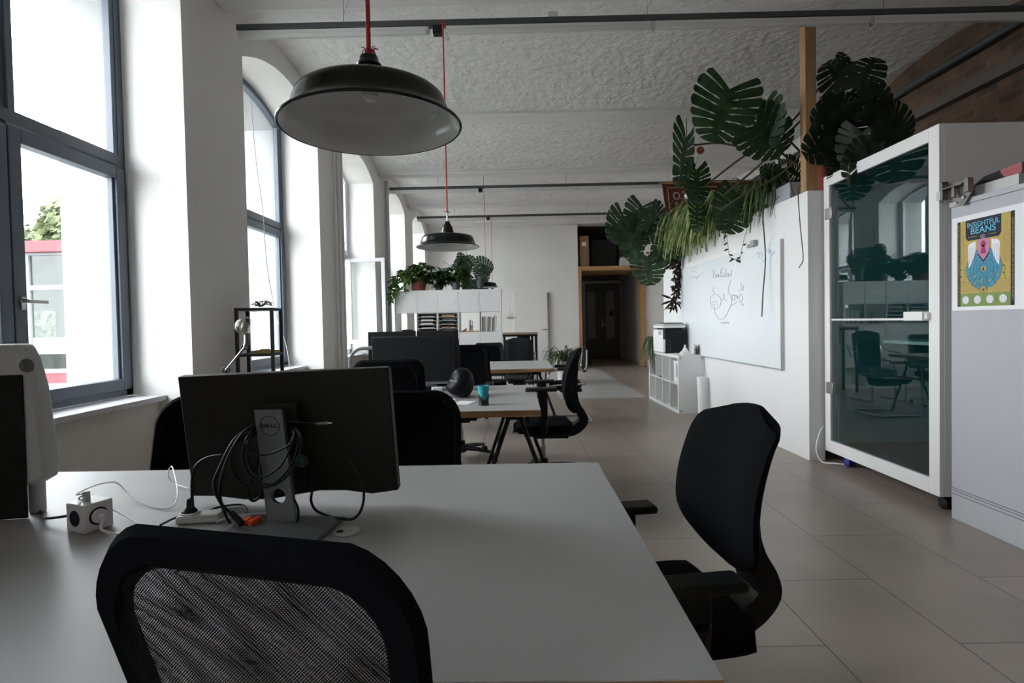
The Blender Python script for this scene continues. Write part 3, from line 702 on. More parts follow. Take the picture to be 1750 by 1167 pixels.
def ring_outline(hw, z0, z1, r, k=7):
    """closed rounded outline with half width hw(z) (taper) and corner radius r; returns (x,z) list"""
    pts = []
    for cx, cz, a0 in ((1, 1, 0), (-1, 1, PI / 2), (-1, -1, PI), (1, -1, 1.5 * PI)):
        rr = r if cz > 0 else r * 0.7
        zc = z1 - rr if cz > 0 else z0 + rr
        for i in range(k + 1):
            a = a0 + PI / 2 * i / k
            z = zc + rr * math.sin(a); x = cx * (hw(z) - rr) + rr * math.cos(a); pts.append((x, z))
    return pts
def mesh_chair(loc, rz, label, frame='black', net='net', w=0.235, z0=0.56, z1=1.0, band=(0.05, 0.065), lean=0.10, arms=True, group='black mesh backed chairs', taper=0.05, armz=0.66, crown=0.02, base='black', double=False, rad=0.11):
    rt = empty('mesh_chair', loc, rz, label=label, cat='office chair', group=group)
    star_base(rt, base); seat_pad(rt)
    H = z1 - z0
    def hw(z): return w - taper * (1 - (z - z0) / H)
    def yb(x, z): return -0.235 - lean * (z - z0) - 0.02 + 0.30 * x * x - 0.03 * math.sin(PI * min(1, max(0, (z - z0) / H)))
    def cz(x, z): return z + crown * (1 - (x / w) ** 2) * max(0, (z - z0) / H)
    out = ring_outline(hw, z0, z1, rad); inn = ring_outline(lambda z: hw(z) - band[0], z0 + band[1], z1 - band[1], rad * 0.75)
    n = len(out); q = MB(); t = 0.013
    vs = []
    for (x, z) in out: vs.append((x, yb(x, z), cz(x, z)))
    for (a, b), (c, d) in zip(out, inn): x, z = a * .8 + c * .2, b * .8 + d * .2; vs.append((x, yb(x, z) + t, cz(x, z)))
    for (a, b), (c, d) in zip(out, inn): x, z = a * .2 + c * .8, b * .2 + d * .8; vs.append((x, yb(x, z) + t, cz(x, z)))
    for (x, z) in inn: vs.append((x, yb(x, z), cz(x, z)))
    for (a, b), (c, d) in zip(out, inn): x, z = a * .2 + c * .8, b * .2 + d * .8; vs.append((x, yb(x, z) - t, cz(x, z)))
    for (a, b), (c, d) in zip(out, inn): x, z = a * .8 + c * .2, b * .8 + d * .2; vs.append((x, yb(x, z) - t, cz(x, z)))
    fs = []
    for L in range(6):
        M2 = (L + 1) % 6
        for i in range(n): j = (i + 1) % n; fs.append((L * n + i, L * n + j, M2 * n + j, M2 * n + i))
    q.add(vs, fs); q.build('back_frame', frame, rt)
    # the net, filling the inner outline
    q = MB(); wi = lambda z: hw(z) - band[0] + 0.006
    zi0, zi1 = z0 + band[1] - 0.006, z1 - band[1] + 0.006
    rr = rad * 0.75
    def half(z):
        e = wi(z)
        if z > zi1 - rr: e = wi(z) - rr + math.sqrt(max(0, rr * rr - (z - (zi1 - rr)) ** 2))
        if z < zi0 + rr * .7: r2 = rr * .7; e = wi(z) - r2 + math.sqrt(max(0, r2 * r2 - (z - (zi0 + r2)) ** 2))
        return e
    def fold(x, z): return 0.0035 * math.sin(38 * x + 26 * z + 3 * math.sin(14 * z)) * 1.0
    def G(off, amp):
        return lambda u, v: (lambda z: (lambda x: (x, yb(x, z) + off + amp * fold(x, z), cz(x, z)))((2 * u - 1) * half(z)))(zi0 + (zi1 - zi0) * v)
    q.grid(G(0.0, 1 if double else 0), 36 if double else 10, 36 if double else 10)
    if double: q.grid(G(-0.009, -1.2), 36, 36)
    q.build('back_net', net, rt)
    q = MB(); q.tube(spline([(0, 0.02, 0.39), (0, -0.2, 0.38), (0, -0.30, 0.45), (0, yb(0, z0) - 0.02, z0 + 0.04)], 5), 0.03, 10)
    q.build('back_support', 'black', rt)
    if arms:
        for s_ in (-1, 1): armrest(rt, s_, armz)
    return rt

# nearest chair, its net back turned to the camera
ang = math.radians(-14)
BX, BY = -0.324, 0.594
off = Vector((0.0, 0.40, 0)); off.rotate(Matrix.Rotation(ang, 3, 'Z'))
mesh_chair((BX + off.x, BY + off.y, 0), ang, 'black chair closest to the camera, see-through net back cropped by the picture edge', frame='fabric', w=0.229, z0=0.50, z1=1.0, band=(0.047, 0.055), lean=0.27, taper=0.03, crown=0.045, double=True, rad=0.085, armz=0.62)
highback_chair((0.385, 1.55, 0), math.radians(98), 'tall black padded chair at the right end of the nearest desk', arm=0.64)
highback_chair((0.20, 4.33, 0), math.radians(88), 'tall black padded chair seen in profile at the end of the second desk', arm=0.765, ztop=1.045)
mesh_chair((-0.52, 2.17, 0), math.radians(176), 'black chair behind the right half of the cabled monitor', frame='fabric', band=(0.03, 0.04), z0=0.55, z1=0.945, w=0.245, net='fabric', arms=False, taper=0.0)
mesh_chair((-1.36, 2.13, 0), math.radians(186), 'black chair half hidden behind the left edge of the cabled monitor', frame='fabric', z0=0.52, z1=0.945, w=0.22, net='fabric', arms=False, taper=-0.03, rad=0.13)
mesh_chair((-0.72, 3.33, 0), math.radians(0), 'broad black chair pushed up to the second desk before the big monitor', frame='fabric', z0=0.60, z1=1.06, w=0.20, net='fabric', taper=-0.02, crown=0.005, rad=0.06, armz=0.62)
mesh_chair((-1.44, 5.05, 0), math.radians(180), 'chair with a light grey framed net back near the open casement', 'grey_frame', 'net_far', z0=0.60, z1=1.03, w=0.235, band=(0.03, 0.035), arms=False, rad=0.16)
mesh_chair((-0.53, 5.05, 0), math.radians(180), 'black chair on the far side of the second desk, behind the helmet', frame='fabric', z0=0.60, z1=1.04, w=0.255, net='fabric', taper=-0.03, rad=0.04, arms=True, armz=0.70)
mesh_chair((-0.40, 7.42, 0), math.radians(178), 'black chair behind the third desk, just before the magazines', z0=0.50, z1=0.965, w=0.20, net='fabric', taper=-0.03, rad=0.04, arms=False, base='steel')
# soft charcoal chair by the high table
rt = empty('lounge_chair', (0.03, 8.05, 0), math.radians(180), label='charcoal upholstered chair with bent chrome legs before the high black table', cat='chair')
panel(lambda v: -0.2 - 0.08 * v, lambda v: 0.185 + 0.025 * v, 0.34, 1.02, 0.07, curve=0.02, corner=0.05, dip=0.25).build('backrest', 'fabric_grey', rt)
seat_pad(rt, 0.22, 0.22, 0.46, 'fabric_grey')
for s_ in (-1, 1):
    q = MB(); q.tube(spline([(s_ * 0.225, -0.23, 0.62), (s_ * 0.25, -0.30, 0.80), (s_ * 0.25, -0.12, 0.72), (s_ * 0.24, 0.22, 0.66), (s_ * 0.24, 0.26, 0.3), (s_ * 0.24, 0.26, 0.012)], 6), 0.011, 8)
    q.tube([(s_ * 0.24, 0.25, 0.012), (s_ * 0.24, -0.28, 0.012)], 0.011, 8); q.build('leg', 'chrome', rt)
# cantilever visitor chair at the third desk
rt = empty('cantilever_chair', (0.62, 6.93, 0), math.radians(90), label='black cantilever chair on bright chrome runners at the end of the third desk', cat='chair')
for s_ in (-1, 1):
    q = MB(); x = s_ * 0.24
    q.tube(spline([(x, -0.22, 0.48), (x, 0.16, 0.465), (x, 0.235, 0.43), (x, 0.25, 0.3), (x, 0.25, 0.06), (x, 0.22, 0.014), (x, 0.1, 0.012), (x, -0.30, 0.012)], 6), 0.0125, 10)
    q.tube(spline([(x, -0.24, 0.90), (x, -0.23, 0.68), (x, -0.17, 0.655), (x, 0.1, 0.655), (x, 0.2, 0.64), (x, 0.235, 0.57), (x, 0.245, 0.42)], 6), 0.011, 8)
    q.build('leg', 'chrome', rt)
    q = MB(); q.tube([(x, -0.14, 0.668), (x, 0.12, 0.668)], 0.017, 8); q.build('armrest', 'black', rt)
q = MB(); q.tube([(-0.24, -0.30, 0.012), (0.24, -0.30, 0.012)], 0.0125, 8); q.build('cross_tube', 'chrome', rt)
seat_pad(rt, 0.22, 0.21, 0.49, 'fabric')
panel(lambda v: -0.235 - 0.03 * v, lambda v: 0.215, 0.60, 0.96, 0.04, corner=0.12).build('backrest', 'fabric', rt)

# ================================================================== MONITORS
def monitor(loc, rz, w, h, zc, label, group='dark monitors on the rear desks', lip=False):
    rt = empty('monitor', loc, rz, label=label, cat='monitor', group=group)
    z = loc[2]
    q = MB(); q.box((-w / 2, -0.0, zc - z - h / 2), (w / 2, 0.028, zc - z + h / 2)); q.build('housing', 'monitor_back', rt, bevel=0.004)
    q = MB(); q.box((-w / 2 + 0.008, -0.002, zc - z - h / 2 + 0.018), (w / 2 - 0.008, 0.0, zc - z + h / 2 - 0.008)); q.build('screen', 'screen', rt)
    if lip: q = MB(); q.box((-w / 2, -0.004, zc - z - h / 2), (w / 2, 0.0, zc - z - h / 2 + 0.017)); q.build('bezel', 'stand_grey', rt)
    q = MB(); q.box((-0.03, 0.03, 0.005), (0.03, 0.05, zc - z)); q.box((-0.12, -0.06, 0), (0.12, 0.12, 0.012)); q.build('stand', 'black', rt, bevel=0.003)
    return rt
monitor((-0.785, 4.10, 0.741), 0, 0.615, 0.362, 0.985, 'large dark screen standing on the second desk', lip=True)
monitor((-0.77, 4.42, 0.741), PI + 0.03, 0.61, 0.36, 0.95, 'monitor standing back to back behind the large screen of the second desk')
monitor((-1.465, 6.40, 0.741), 0.03, 0.56, 0.36, 0.995, 'monitor farther back, above the grey framed net chair')
monitor((-0.93, 6.42, 0.741), -0.04, 0.49, 0.36, 0.998, 'monitor farther back, in front of the paper trays')

# the big monitor with its cables
rt = empty('monitor', (-0.60, 1.40, 0.741), 0, label='large black monitor seen from behind, cables looped round its stand', cat='monitor')
base_m = rt
def loc_(v): return Vector(v) - Vector((-0.60, 1.40, 0.741))
mc = Vector((-0.655, 1.532, 0.955)); ya, ti, ro = -0.0526, 0.098, 0.028
a_ = Vector((math.cos(ya), math.sin(ya), 0)); n_ = Vector((math.sin(ya), -math.cos(ya), 0))
u_ = Vector((0, 0, 1)) * math.cos(ti) + n_ * math.sin(ti); A2 = a_ * math.cos(ro) + u_ * math.sin(ro); U2 = -a_ * math.sin(ro) + u_ * math.cos(ro); N2 = A2.cross(U2)
def mp(x, z, d): return loc_(mc + A2 * x + U2 * z + N2 * d)       # d > 0 towards the camera
q = MB(); W2, H2 = 0.305, 0.1775
prof = [(-W2, H2), (W2, H2), (W2, -H2)] + [(x * W2, -H2 - 0.006 + 0.012 * math.sin(x * 4.5)) for x in (0.75, 0.5, 0.25, 0, -0.25, -0.5, -0.75)] + [(-W2, -H2)]
q.prism(prof[::-1], lambda u, v, d: mp(u, v, d), -0.035, -0.004); hb = q.build('housing', 'monitor_back', rt, bevel=0.004)
q = MB(); q.prism([(x * 0.94, z * 0.94 - 0.004) for x, z in ((-W2, H2 * .9), (W2, H2 * .9), (W2, -H2 * .92), (-W2, -H2 * .92))][::-1], lambda u, v, d: mp(u, v, d), -0.0045, 0.006); pass
q = MB(); q.prism([(-W2 + .008, H2 - .008), (W2 - .008, H2 - .008), (W2 - .008, -H2 + .02), (-W2 + .008, -H2 + .02)], lambda u, v, d: mp(u, v, d), -0.037, -0.035); q.build('screen', 'screen', rt)
q = MB(); q.box((-0.05, -0.05, -0.06), (0.05, 0.05, 0.02), Matrix.Translation(mp(0.0, 0.045, 0.02)) @ Matrix.Rotation(PI / 2, 4, 'X')); q.build('stand_joint', 'monitor_back', rt, bevel=0.006)
# stand column with the cable hole
Tt, Bb = at(457.5, 700, 1.455), at(482, 903, 1.400)
axz = (Tt - Bb).normalized(); axx = Vector((a_.x, a_.y, 0.012)).normalized(); axn = axx.cross(axz)
L = (Tt - Bb).length
def sp_(x, z, d): return loc_(Bb + axx * x + axz * z + axn * d)
def sw(z): return 0.0385 - 0.002 * z / L
q = MB(); hc, hr = 0.083, 0.0195; y0, y1 = hc - 0.035, hc + 0.035; th = 0.016
K = 32; sqp = []
for k in range(K):
    a = 2 * PI * k / K + PI / 4; c, s = math.cos(a), math.sin(a); mxx = max(abs(c), abs(s)); sqp.append((c / mxx * sw(hc), hc + s / mxx * 0.035))
cir = [(hr * math.cos(2 * PI * k / K + PI / 4), hc + hr * math.sin(2 * PI * k / K + PI / 4)) for k in range(K)]
for d, flip in ((0, 1), (-th, 0)):
    vs = [sp_(x, z, d) for x, z in sqp] + [sp_(x, z, d) for x, z in cir]
    q.add(vs, [((k, (k + 1) % K, K + (k + 1) % K, K + k) if flip else (K + k, K + (k + 1) % K, (k + 1) % K, k)) for k in range(K)])
q.add([sp_(x, z, 0) for x, z in cir] + [sp_(x, z, -th) for x, z in cir], [(k, (k + 1) % K, K + (k + 1) % K, K + k) for k in range(K)])
q.add([sp_(s * sw(hc), z, d) for s in (-1, 1) for z in (y0, y1) for d in (0, -th)], [(0, 1, 3, 2), (4, 6, 7, 5)])
for z0_, z1_ in ((0.0, y0), (y1, L)):
    q.add([sp_(s * sw(hc), z, d) for z in (z0_, z1_) for s, d in ((-1, 0), (1, 0), (1, -th), (-1, -th))], [(0, 1, 5, 4), (1, 2, 6, 5), (2, 3, 7, 6), (3, 0, 4, 7), (4, 5, 6, 7), (3, 2, 1, 0)])
stand = q.build('stand_column', 'stand_grey', rt)
# emblem ring and letters on the stand
def on_stand(x, z, d=0.0006):
    return Matrix.Translation(sp_(x, z, d)) @ Matrix((axx, axz, axx.cross(axz))).transposed().to_4x4()
mt = on_stand(0.0, L - 0.044)
q = MB(); q.tube([mt @ Vector((0.0262 * math.cos(2 * PI * k / 40), 0.0262 * math.sin(2 * PI * k / 40), 0)) for k in range(40)], 0.0009, 6, closed=True); q.build('emblem_ring', 'black', stand)
for s_, dx, rot in (('D', -0.0170, 0), ('E', -0.0045, 0.45), ('L', 0.0070, 0), ('L', 0.0160, 0)):
    text('emblem_letter', s_, 0.0145, 'black', mt @ Matrix.Translation((dx, 0, 0)) @ Matrix.Rotation(rot, 4, 'Z'), stand, 0.0003, 1.25 if s_ != 'L' else 1.1, 0.0004)
q = MB(); zz = 0.0; cz_, sz_ = math.cos(0.10), math.sin(0.10)
q.box((-0.14, -0.09, 0.0), (0.125, 0.085, 0.011), Matrix.Translation((0.0, -0.035, 0)) @ Matrix.Rotation(-0.10, 4, 'Z')); q.build('stand_foot', 'stand_grey', rt, bevel=0.003)
q = MB(); q.lathe([(0.0001, 0.0008), (0.0185, 0.0008), (0.0185, 0)], (0, 0, 0), 24, Matrix.Translation(mp(0.038, -0.078, 0.0065)) @ Matrix((A2, U2, N2)).transposed().to_4x4()); st = q.build('round_sticker', 'green_sticker', rt)
q = MB(); Rm = Matrix.Translation(mp(0.038, -0.078, 0.0078)) @ Matrix((A2, U2, N2)).transposed().to_4x4()
q.tube([Rm @ Vector((0.0172 * math.cos(k * PI / 12), 0.0172 * math.sin(k * PI / 12), 0)) for k in range(24)], 0.0006, 5, closed=True)
for cx_, cy_, r_ in ((0, 0.008, 0.004), (0.004, 0, 0.0045), (0, -0.008, 0.004), (-0.005, 0.001, 0.003)): q.tube([Rm @ Vector((cx_ + r_ * math.cos(k * PI / 8), cy_ + r_ * math.sin(k * PI / 8), 0)) for k in range(16)], 0.0006, 5, closed=True)
q.build('sticker_print', 'pale_green', st)
# cables: measured in the photo, laid out in front of the stand at their own depths
def C6(pts, Y, dy=None):
    out = []
    for i, p in enumerate(pts):
        yy = p[2] if len(p) > 2 else Y
        v = at(280 + p[0] / 3.648, 620 + p[1] / 3.648, yy); v.z = max(v.z, 0.7455); out.append(v)
    return spline(out, 8)
def cable(name, pts, r, mm, label, group=None, cat='cable', parent=None):
    q = MB(); q.tube(pts, r, 8); o = q.build(name, mm, parent)
    if parent is None: tag(o, label, cat, group)
    return o
G1 = 'black cables looped round the monitor stand'
cable('display_cable', C6([(800, 400, 1.46), (850, 450, 1.40), (850, 560), (790, 680), (700, 755), (600, 780), (500, 760), (430, 680), (420, 560), (480, 450), (552, 396, 1.45), (600, 380, 1.50)], 1.375), 0.0033, 'rubber', 'widest black cable loop hanging round the monitor stand', G1)
cable('display_cable', C6([(825, 410, 1.46), (838, 470, 1.40), (825, 560), (780, 660), (690, 748), (610, 750), (525, 690), (490, 590), (512, 480), (560, 415, 1.46), (610, 400, 1.50)], 1.383), 0.0030, 'rubber', 'middle black cable loop hanging round the monitor stand', G1)
cable('display_cable', C6([(790, 405, 1.46), (812, 450, 1.40), (790, 530), (720, 650), (620, 710), (560, 690), (522, 600), (532, 500), (563, 440, 1.46), (610, 420, 1.50)], 1.388), 0.0030, 'rubber', 'smallest black cable loop hanging round the monitor stand', G1)
cable('display_cable', C6([(808, 455, 1.41), (780, 512), (680, 560), (590, 575), (535, 555), (520, 500), (560, 448, 1.46), (600, 440, 1.49)], 1.372), 0.0030, 'rubber', 'short black cable loop crossing high over the monitor stand', G1)
cable('display_cable', C6([(600, 385, 1.50), (550, 398, 1.46), (440, 480), (355, 640), (312, 760), (360, 880), (430, 950), (480, 1000)], 1.385), 0.0042, 'rubber', 'thick black cable running down left of the stand to a connector', G1)
cable('display_cable', C6([(590, 410, 1.50), (535, 432, 1.45), (460, 490), (400, 590), (352, 750), (355, 860), (385, 950), (415, 1003)], 1.39), 0.0036, 'rubber', 'second black cable running down left of the stand', G1)
cable('looped_cable_end', C6([(590, 555), (560, 680), (528, 790), (533, 840), (562, 860), (598, 830), (607, 760), (600, 640, 1.42)], 1.392), 0.0036, 'rubber', 'narrow black cable loop hanging below the stand bundle', G1)
cable('power_cable', C6([(430, 540, 1.50), (385, 572), (300, 584), (240, 608), (198, 650), (178, 720), (176, 820), (180, 905)], 1.43), 0.0042, 'rubber', 'black power cable dropping from the monitor into the white socket strip', None)
cable('signal_cable', C6([(930, 700, 1.50), (925, 790), (918, 860), (950, 920), (1030, 955), (1110, 972, 1.40), (1180, 972, 1.39), (1225, 925, 1.40), (1246, 850), (1240, 760), (1205, 675), (1135, 590, 1.49), (1100, 560, 1.52)], 1.45), 0.0036, 'rubber', 'black cable hanging in a wide bow under the right half of the monitor', None)
cable('signal_cable', C6([(805, 840, 1.42), (835, 900), (838, 960), (828, 1030)], 1.40), 0.0030, 'rubber', 'thin black cable running down the right flank of the stand', None)
rtc = empty('usb_cable', tuple(at(530, 722, 1.46)), 0, label='thin black cable end with a silver plug sticking out beside the stand', cat='cable')
def rel(o, P): return [Vector(p) - o.location for p in P]
q = MB(); q.tube(rel(rtc, C6([(780, 365, 1.47), (860, 372), (950, 380)], 1.45)), 0.002, 6); q.build('cord', 'rubber', rtc)
q = MB(); a, b = C6([(950, 380), (1020, 376)], 1.45)[0], C6([(950, 380), (1022, 376)], 1.45)[-1]; q.tube(rel(rtc, [a, b]), [0.0032, 0.005], 8); q.build('plug_grip', 'stand_grey', rtc)
a, b = at(280 + 1022 / 3.648, 620 + 376 / 3.648, 1.45), at(280 + 1052 / 3.648, 620 + 375 / 3.648, 1.45); q = MB(); q.tube(rel(rtc, [a, b]), 0.0028, 8); q.build('plug_tip', 'chrome', rtc)
q = MB(); a, b = at(280 + 420 / 3.648, 620 + 935 / 3.648, 1.382), at(280 + 486 / 3.648, 620 + 1003 / 3.648, 1.36); b.z = max(b.z, .752); q.tube([a, b], [0.0075, 0.009], 10); tag(q.build('cable_connector', 'black', bevel=0.001), 'chunky black cable connector lying beside the orange plug', 'connector')
# socket strip with the black plug
rt = empty('socket_strip', tuple(atz(345, 889, 0.741)), 0.12, label='white socket strip behind the nearest chair with a black plug in it', cat='socket strip')
q = MB(); q.box((-0.055, -0.03, 0), (0.055, 0.025, 0.022)); q.build('body', 'old_white', rt, bevel=0.006)
q = MB(); q.lathe([(0.018, 0.022), (0.024, 0.022), (0.024, 0.026), (0.021, 0.026), (0.018, 0.016), (0.001, 0.016)], (-0.03, 0, 0), 24); q.build('socket_well', 'white_plastic', rt)
q = MB(); q.lathe([(0.001, 0.018), (0.018, 0.018), (0.018, 0.028), (0.009, 0.038), (0.007, 0.06), (0.001, 0.062)], (0, 0, 0), 20); o = q.build('mains_plug', 'black', None); o.location = rt.location + Vector((-0.03, -0.002, 0)); tag(o, 'black mains plug standing in the white socket strip', 'plug')
# orange adapters
for (x0, y0, x1, y1, lab) in ((418, 893, 429, 885, 'smaller orange plastic plug beside the monitor foot'), (428, 894, 446, 884, 'bright orange plastic adapter with a small dark slot beside the monitor foot')):
    a, b = atz(x0, y0, 0.757), atz(x1, y1, 0.757); d = (b - a); q = MB(); q.cbox((0, 0, 0.0), (max(d.length, .03), 0.013, 0.012), math.atan2(d.y, d.x)); o = q.build('orange_adapter', 'orange', None, bevel=0.002, loc=(a + b) / 2 + Vector((0, -0.005, 0.001))); tag(o, lab, 'adapter', 'orange adapters')
q = MB(); q.tube(C6([(330, 990, 1.40), (430, 960, 1.45), (520, 945, 1.47), (640, 940, 1.48)], 1.45), 0.0035, 8); tag(q.build('white_cable', 'white_plastic'), 'white cable lying flat on the desk behind the orange adapters', 'cable')
q = MB(); q.tube(C6([(-20, 1010, 1.38), (90, 960, 1.46), (240, 945, 1.50), (360, 912, 1.55), (490, 908, 1.56), (520, 930, 1.50), (515, 940, 1.49)], 1.45), 0.003, 8); tag(q.build('black_cable', 'rubber'), 'thin black cable curving over the desk behind the socket strip', 'cable')
# cable grommet set into the desk
g0 = atz(593, 908, 0.741)
rt = empty('desk_grommet', tuple(g0), 0.1, label='round pale cable outlet with a dark opening in the nearest desk', cat='cable outlet')
q = MB(); q.lathe([(0.026, 0), (0.0325, 0), (0.0325, 0.002), (0.030, 0.003), (0.026, 0.002), (0.001, 0.0015)], (0, 0, 0), 32); q.build('ring', 'old_white', rt)
q = MB(); q.lathe([(0.001, 0.003), (0.009, 0.003), (0.009, 0.001)], (-0.017, -0.003, 0), 20); q.build('opening', 'black', rt)
# cube socket on the nearest desk
rt = empty('cube_socket', (-1.128, 1.41, 0.741), math.radians(-22), label='white cube socket with a cable plugged in, left on the nearest desk', cat='cube socket')
q = MB(); q.box((-0.036, -0.036, 0), (0.036, 0.036, 0.073)); q.build('body', 'white_plastic', rt, bevel=0.003)
def rx(c, ax): return Matrix.Translation(c) @ (Matrix.Rotation(PI / 2, 4, 'X') if ax == 'y' else Matrix.Rotation(PI / 2, 4, 'Y'))
q = MB(); q.lathe([(0.001, -0.0008), (0.0205, -0.0008), (0.0205, 0.0008), (0.001, 0.0008)], (0, 0, 0), 28, rx((0, -0.0362, 0.037), 'y')); q.build('socket_face', 'p_navy', rt)
q = MB(); q.lathe([(0.001, 0.0008), (0.023, 0.0008), (0.023, -0.0008), (0.001, -0.0008)], (0, 0, 0), 28, rx((0.0362, 0.0, 0.037), 'x')); q.build('socket_face', 'black', rt)
q = MB(); q.tube([(0.034, 0, 0.037), (0.048, 0, 0.037)], 0.0185, 20); q.tube([(0.045, 0, 0.037), (0.062, -0.004, 0.035)], [0.009, 0.006], 12); q.build('cable_plug', 'white_plastic', rt, bevel=0.001)
q = MB(); q.box((-0.010, -0.012, 0.073), (0.003, 0.002, 0.098)); q.build('usb_plug', 'old_white', rt, bevel=0.002)
def C7(pts): 
    out = []
    for x, y, z in pts: out.append(atz(x / 4.167, 720 + y / 4.167, z))
    return out
q = MB(); q.tube(spline([(-1.132, 1.405, 0.835)] + C7([(545, 520, 0.83), (640, 470, 0.81), (740, 440, 0.80), (830, 437, 0.79), (900, 500, 0.765), (960, 560, 0.75), (1080, 607, 0.744), (1190, 622, 0.744), (1250, 580, 0.75), (1263, 480, 0.775), (1225, 322, 0.80), (1195, 380, 0.775), (1240, 440, 0.75), (1340, 478, 0.744)]), 8), 0.0019, 6); tag(q.build('usb_cable', 'white_plastic'), 'thin white cable springing from the cube socket and looping over the desk', 'cable')
q = MB(); q.tube(spline([(-1.130, 1.402, 0.835)] + C7([(560, 552, 0.825), (640, 562, 0.80), (760, 610, 0.77), (900, 680, 0.75), (1040, 765, 0.744)]), 8), 0.0017, 6); tag(q.build('usb_cable', 'old_white'), 'thin pale cable running from the cube socket behind the nearest chair', 'cable')
q = MB(); q.tube(spline([(-1.07, 1.383, 0.776)] + C7([(720, 765, 0.760), (800, 795, 0.748), (900, 803, 0.746), (1010, 785, 0.746)]), 8), 0.0034, 8); tag(q.build('mains_cable', 'white_plastic'), 'thicker white cable leading from the front of the cube socket', 'cable')
q = MB(); q.tube(spline(C7([(-30, 590, 0.746), (60, 580, 0.746), (160, 566, 0.746), (250, 565, 0.748), (285, 590, 0.747), (272, 625, 0.746), (310, 660, 0.746), (345, 690, 0.755)]) + [Vector((-1.158, 1.425, 0.775))], 8), 0.0036, 8); tag(q.build('mains_cable', 'rubber'), 'black cable leading from the white rimmed screen to the cube socket', 'cable')

# white rimmed screen cropped by the picture's edge
rt = empty('white_monitor', (-1.60, 1.47, 0.741), 0.12, label='white rimmed screen on the nearest desk, cut off by the picture edge', cat='monitor')
q = MB(); pr = []
ol = [(-0.30, 0.485), (0.225, 0.485), (0.245, 0.44), (0.262, 0.36), (0.272, 0.25), (0.282, 0.14), (0.276, 0.105), (0.25, 0.09), (-0.30, 0.09)]
q.prism(ol, lambda u, v, d: Vector((u, d, v)), 0.0, 0.06); q.build('housing', 'old_white', rt, bevel=0.012)
q = MB(); q.box((-0.28, -0.008, 0.0), (0.232, 0.001, 0.40)); q.build('screen', 'screen', rt, bevel=0.003)
q = MB(); q.box((-0.12, -0.06, 0.0), (0.14, 0.10, 0.02)); q.cyl((0.22, 0.05, 0.0), (0.22, 0.05, 0.1), 0.02, 12); q.build('foot', 'old_white', rt, bevel=0.004)
q = MB(); q.lathe([(0.001, -0.001), (0.019, -0.001), (0.019, 0.001)], (0, 0, 0), 24, rx((0.243, -0.001, 0.425), 'y')); q.build('round_sticker', 'stand_grey', rt)

# ---------- second desk
rt = empty('helmet', (-0.385, 3.80, 0.741), 0.3, label='round glossy black helmet beside the cube socket on the second desk', cat='helmet')
q = MB(); prof = []
def hel(u, v):
    th, ph = 2 * PI * u, PI * v
    r = 0.083 * math.sin(ph) ** 0.8; z = 0.103 - 0.103 * math.cos(ph)
    x, y = r * math.cos(th), r * math.sin(th) * 1.15
    if x < 0 and z < 0.12: x *= 1 + 0.45 * math.sin(PI * min(1, z / 0.12))
    return (x, y, max(z, 0.0))
q.grid(hel, 32, 20); q.build('shell', 'helmet_black', rt)
q = MB(); q.tube([Vector(hel(u, 0.55)) * 1.005 + Vector((0, 0, 0)) for u in [0.40 + 0.25 * k / 14 for k in range(15)]], 0.006, 6); q.build('visor_rim', 'stand_grey', rt)
rt = empty('cube_socket', (-0.562, 3.80, 0.741), 0.2, label='white cube socket with a round black face on the second desk', cat='cube socket')
q = MB(); q.box((-0.036, -0.036, 0), (0.036, 0.036, 0.073)); q.build('body', 'white_plastic', rt, bevel=0.004)
q = MB(); q.lathe([(0.001, -0.001), (0.021, -0.001), (0.021, 0.001)], (0, 0, 0), 24, rx((0, -0.0362, 0.037), 'y')); q.build('socket_face', 'black', rt)
for k, (dx, mm) in enumerate(((0.0, 'rubber'), (0.02, 'white_plastic'))):
    q = MB(); q.tube(spline([(-0.60, 3.80, 0.78 - dx), (-0.64, 3.78, 0.77 - dx), (-0.70, 3.80, 0.746), (-0.78, 3.86, 0.746)], 6), 0.0035, 6); tag(q.build('mains_cable', mm), ('black' if k == 0 else 'white') + ' cable leaving the cube socket on the second desk', 'cable')
q = MB(); q.tube(spline([(-0.526, 3.80, 0.775), (-0.50, 3.76, 0.752), (-0.46, 3.68, 0.746), (-0.42, 3.66, 0.746)], 6), 0.005, 6); tag(q.build('charger_cable', 'white_plastic'), 'short white charger lead between cube socket and helmet', 'cable')
for x, y, w_, d_, rz, lab in ((-0.345, 3.52, 0.11, 0.15, -0.3, 'white card lying in front of the helmet'), (-0.45, 3.50, 0.10, 0.12, -0.15, 'white printed card tucked beside the black chair on the second desk')):
    q = MB(); q.cbox((0, 0, 0.0015), (w_, d_, 0.0025), rz); tag(q.build('paper_card', 'paper', loc=(x, y, 0.7405)), lab, 'paper', 'cards on the second desk')
rt = empty('cup', (-0.213, 3.42, 0.741), 0, label='teal cup with a black rubber foot on the second desk', cat='cup')
q = MB(); q.lathe([(0.001, 0.01), (0.026, 0.01), (0.028, 0.05), (0.039, 0.122), (0.036, 0.122), (0.026, 0.055), (0.001, 0.05)], (0, 0, 0), 28); q.build('body', 'teal', rt)
q = MB(); q.grid(lambda u, v: (lambda a, z: ((0.0335 - 0.004 * math.sin(PI * min(1, z / 0.05)) + 0.002) * math.cos(a), (0.0335 - 0.004 * math.sin(PI * min(1, z / 0.05)) + 0.002) * math.sin(a), z))(2 * PI * u, v * (0.05 + 0.018 * math.sin(2 * PI * u * 2 + 1.0))), 32, 8)
q.lathe([(0.001, 0), (0.034, 0), (0.0345, 0.004)], (0, 0, 0), 32); q.build('rubber_foot', 'rubber', rt)
